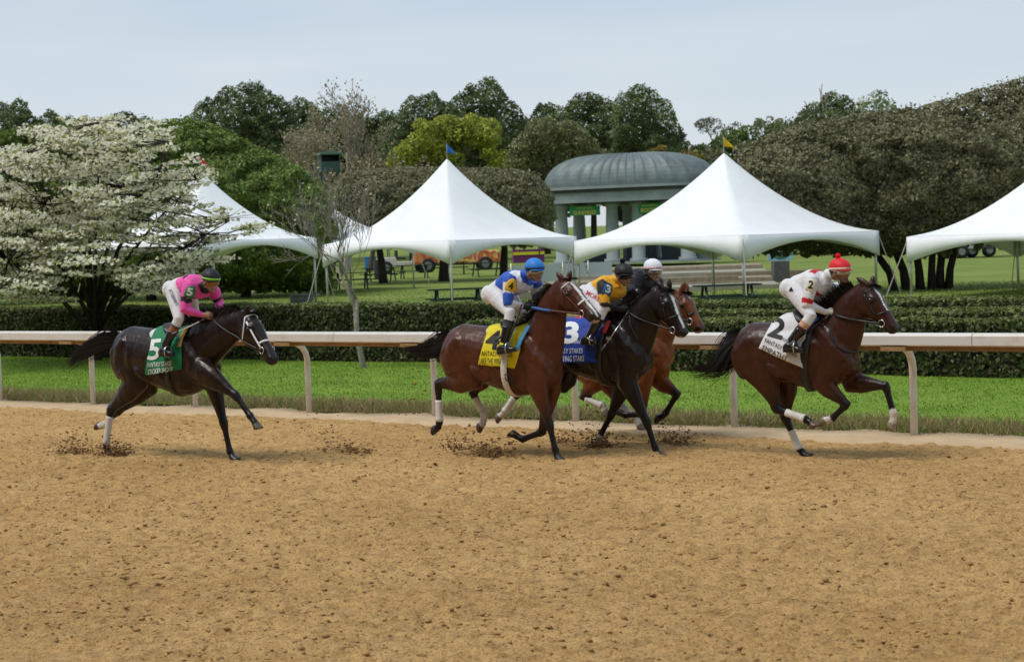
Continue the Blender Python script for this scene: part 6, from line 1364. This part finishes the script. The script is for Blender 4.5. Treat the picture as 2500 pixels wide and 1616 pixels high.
jockey(HORSES[3], dict(name='j3', zoom=J3Z, label='rider in yellow silks with black sleeves and a black bobble cap', hipN=(350,690), kneeN=(540,950), ankleN=(335,1340), heel=(235,1432), toe=(465,1418), shN=(555,590), elN=(560,860), wrN=(770,910), hand=(880,925), shF=(925,640), elF=(940,800), wrF=(950,870), neck=(720,480), top=(840,195), chin=(850,585), face=26, pat=pat3, cap=(.012,.012,.013), pom=(.012,.014,.03), collar=np.array((.8,.4,.015)), glove=BLK, lens=(.01,.01,.012), skin=.75,
  badge=[(570,560),(630,540),(680,590),(660,680),(630,735),(520,700),(550,640)], badge_col=(.02,.08,.22), badge_ink=(.78,.80,.70), badge_num=('3',(575,670),(72,22),(22,-105)), text=[('MORE',(300,705),(180,110),(25,-62),(.55,.02,.05))], boot=.40, sag=.5, whip=((890,990),(515,1530),'silver-shafted whip held down by the yellow-silked rider','steel')))
jockey(HORSES[1], dict(name='j1', zoom=J3Z, label='rider in black silks with a white cap behind the yellow-silked rider', hipN=(770,600), kneeN=(1080,750), ankleN=(860,1200), heel=(770,1290), toe=(1000,1280), shN=(1020,470), elN=(1000,720), wrN=(1190,800), hand=(1300,820), shF=(1330,520), elF=(1350,690), wrF=(1360,770), neck=(1140,400), top=(1265,122), chin=(1270,508), face=24, pat=pat1, cap=(.80,.80,.86), band=(.65,.38,.38), bandtext=('CT',(1320,322),(66,-6),(0,-24)), collar=BLK, glove=BLK, lens=(.32,.27,.24), lensmetal=.5, skin=1.1, boot=.40, sag=.5))
jockey(HORSES[2], dict(name='j2', zoom=J2Z, label='rider in white silks with red hoops and a red bobble cap', hipN=(275,545), kneeN=(480,880), kneeF=(680,800), ankleN=(240,1180), heel=(155,1290), toe=(395,1300), shN=(500,450), elN=(425,735), wrN=(640,825), hand=(745,845), shF=(780,540), elF=(765,690), wrF=(760,790), neck=(685,380), top=(815,152), chin=(825,485), face=14, pat=pat2, cap=(.72,.015,.025), band=(.80,.70,.58), pom=(.72,.012,.02), bandtext=('H V',(900,322),(48,-2),(0,-18)), collar=WHT, glove=np.array((.70,.66,.55)), lens=(.45,.36,.28), lensmetal=.4, gstrap=(.7,.62,.5), skin=.7,
  badge=[(470,445),(535,450),(530,520),(495,608),(415,560),(440,500)], badge_col=(.72,.68,.52), badge_ink=(.02,.02,.02), badge_num=('2',(442,545),(58,14),(16,-92)), patches=[([(250,530),(278,580),(225,585)],(.02,.02,.03))], boot=.50, sag=.35, reinw=.013, whip=((665,890),(220,1225),'dark whip with a twisted grip held by the red-capped rider','leather')))
# ------------------------------------------------------------------ dirt thrown up by the hooves
def puff(px, py, t, n, sx, sy, label, seed, up=.18):
    r = ray(px,py); k = ((ut(0,t)-CAM).dot(NN))/r.dot(NN); P = CAM+r*k; P.z = max(P.z, .02)
    def f(rg,n):
        a = rg.normal(0,1,(n,3)); u = a[:,0]*sx - np.abs(rg.normal(0,1,n))*sx*.6; z = np.abs(rg.normal(0,1,n))**1.3*sy*1.35+.01; q = a[:,1]*.10
        return np.stack([P.x+u*.8+q*.6, P.y-u*.6+q*.8, P.z+z-.02],1)
    tag(link('kicked_up_dirt', clods(n,f,'kicked_up_dirt',.003,.020,seed), M['clod_wet']), label, 'dirt', kind='stuff')
M['clod_wet'] = mat('clod_damp', (0.27,0.160,0.075), .95, .1, noise=(3,.3))
puff(285,1112,-4.95,900,.10,.055,'dirt thrown up behind the trailing horse hind hoof',901)
puff(190,1105,-4.95,700,.16,.06,'dirt spray farthest left behind the trailing horse',902)
puff(1215,1112,-3.3,1100,.15,.06,'dirt burst under the bay number 4 horse',903); puff(1140,1095,-3.2,500,.16,.05,'faint dirt spray behind the bay number 4 horse',904)
puff(1470,1106,-2.2,1000,.09,.07,'dirt burst at the near-black horse far forefoot',905); puff(1660,1098,-1.6,700,.14,.06,'dirt spray right of the near-black horse',906); puff(1390,1078,-1.8,400,.12,.05,'dirt spray between the bay and near-black horses',907)
puff(870,1110,-3.6,450,.22,.03,'low dirt spray between the trailing horse and the group',908); puff(810,1080,-3.3,240,.16,.22,'tall thin dirt spray between the trailing horse and the group',909); puff(1020,1010,-1.2,160,.12,.25,'dirt specks flying by the rail post behind the bay horse',910)
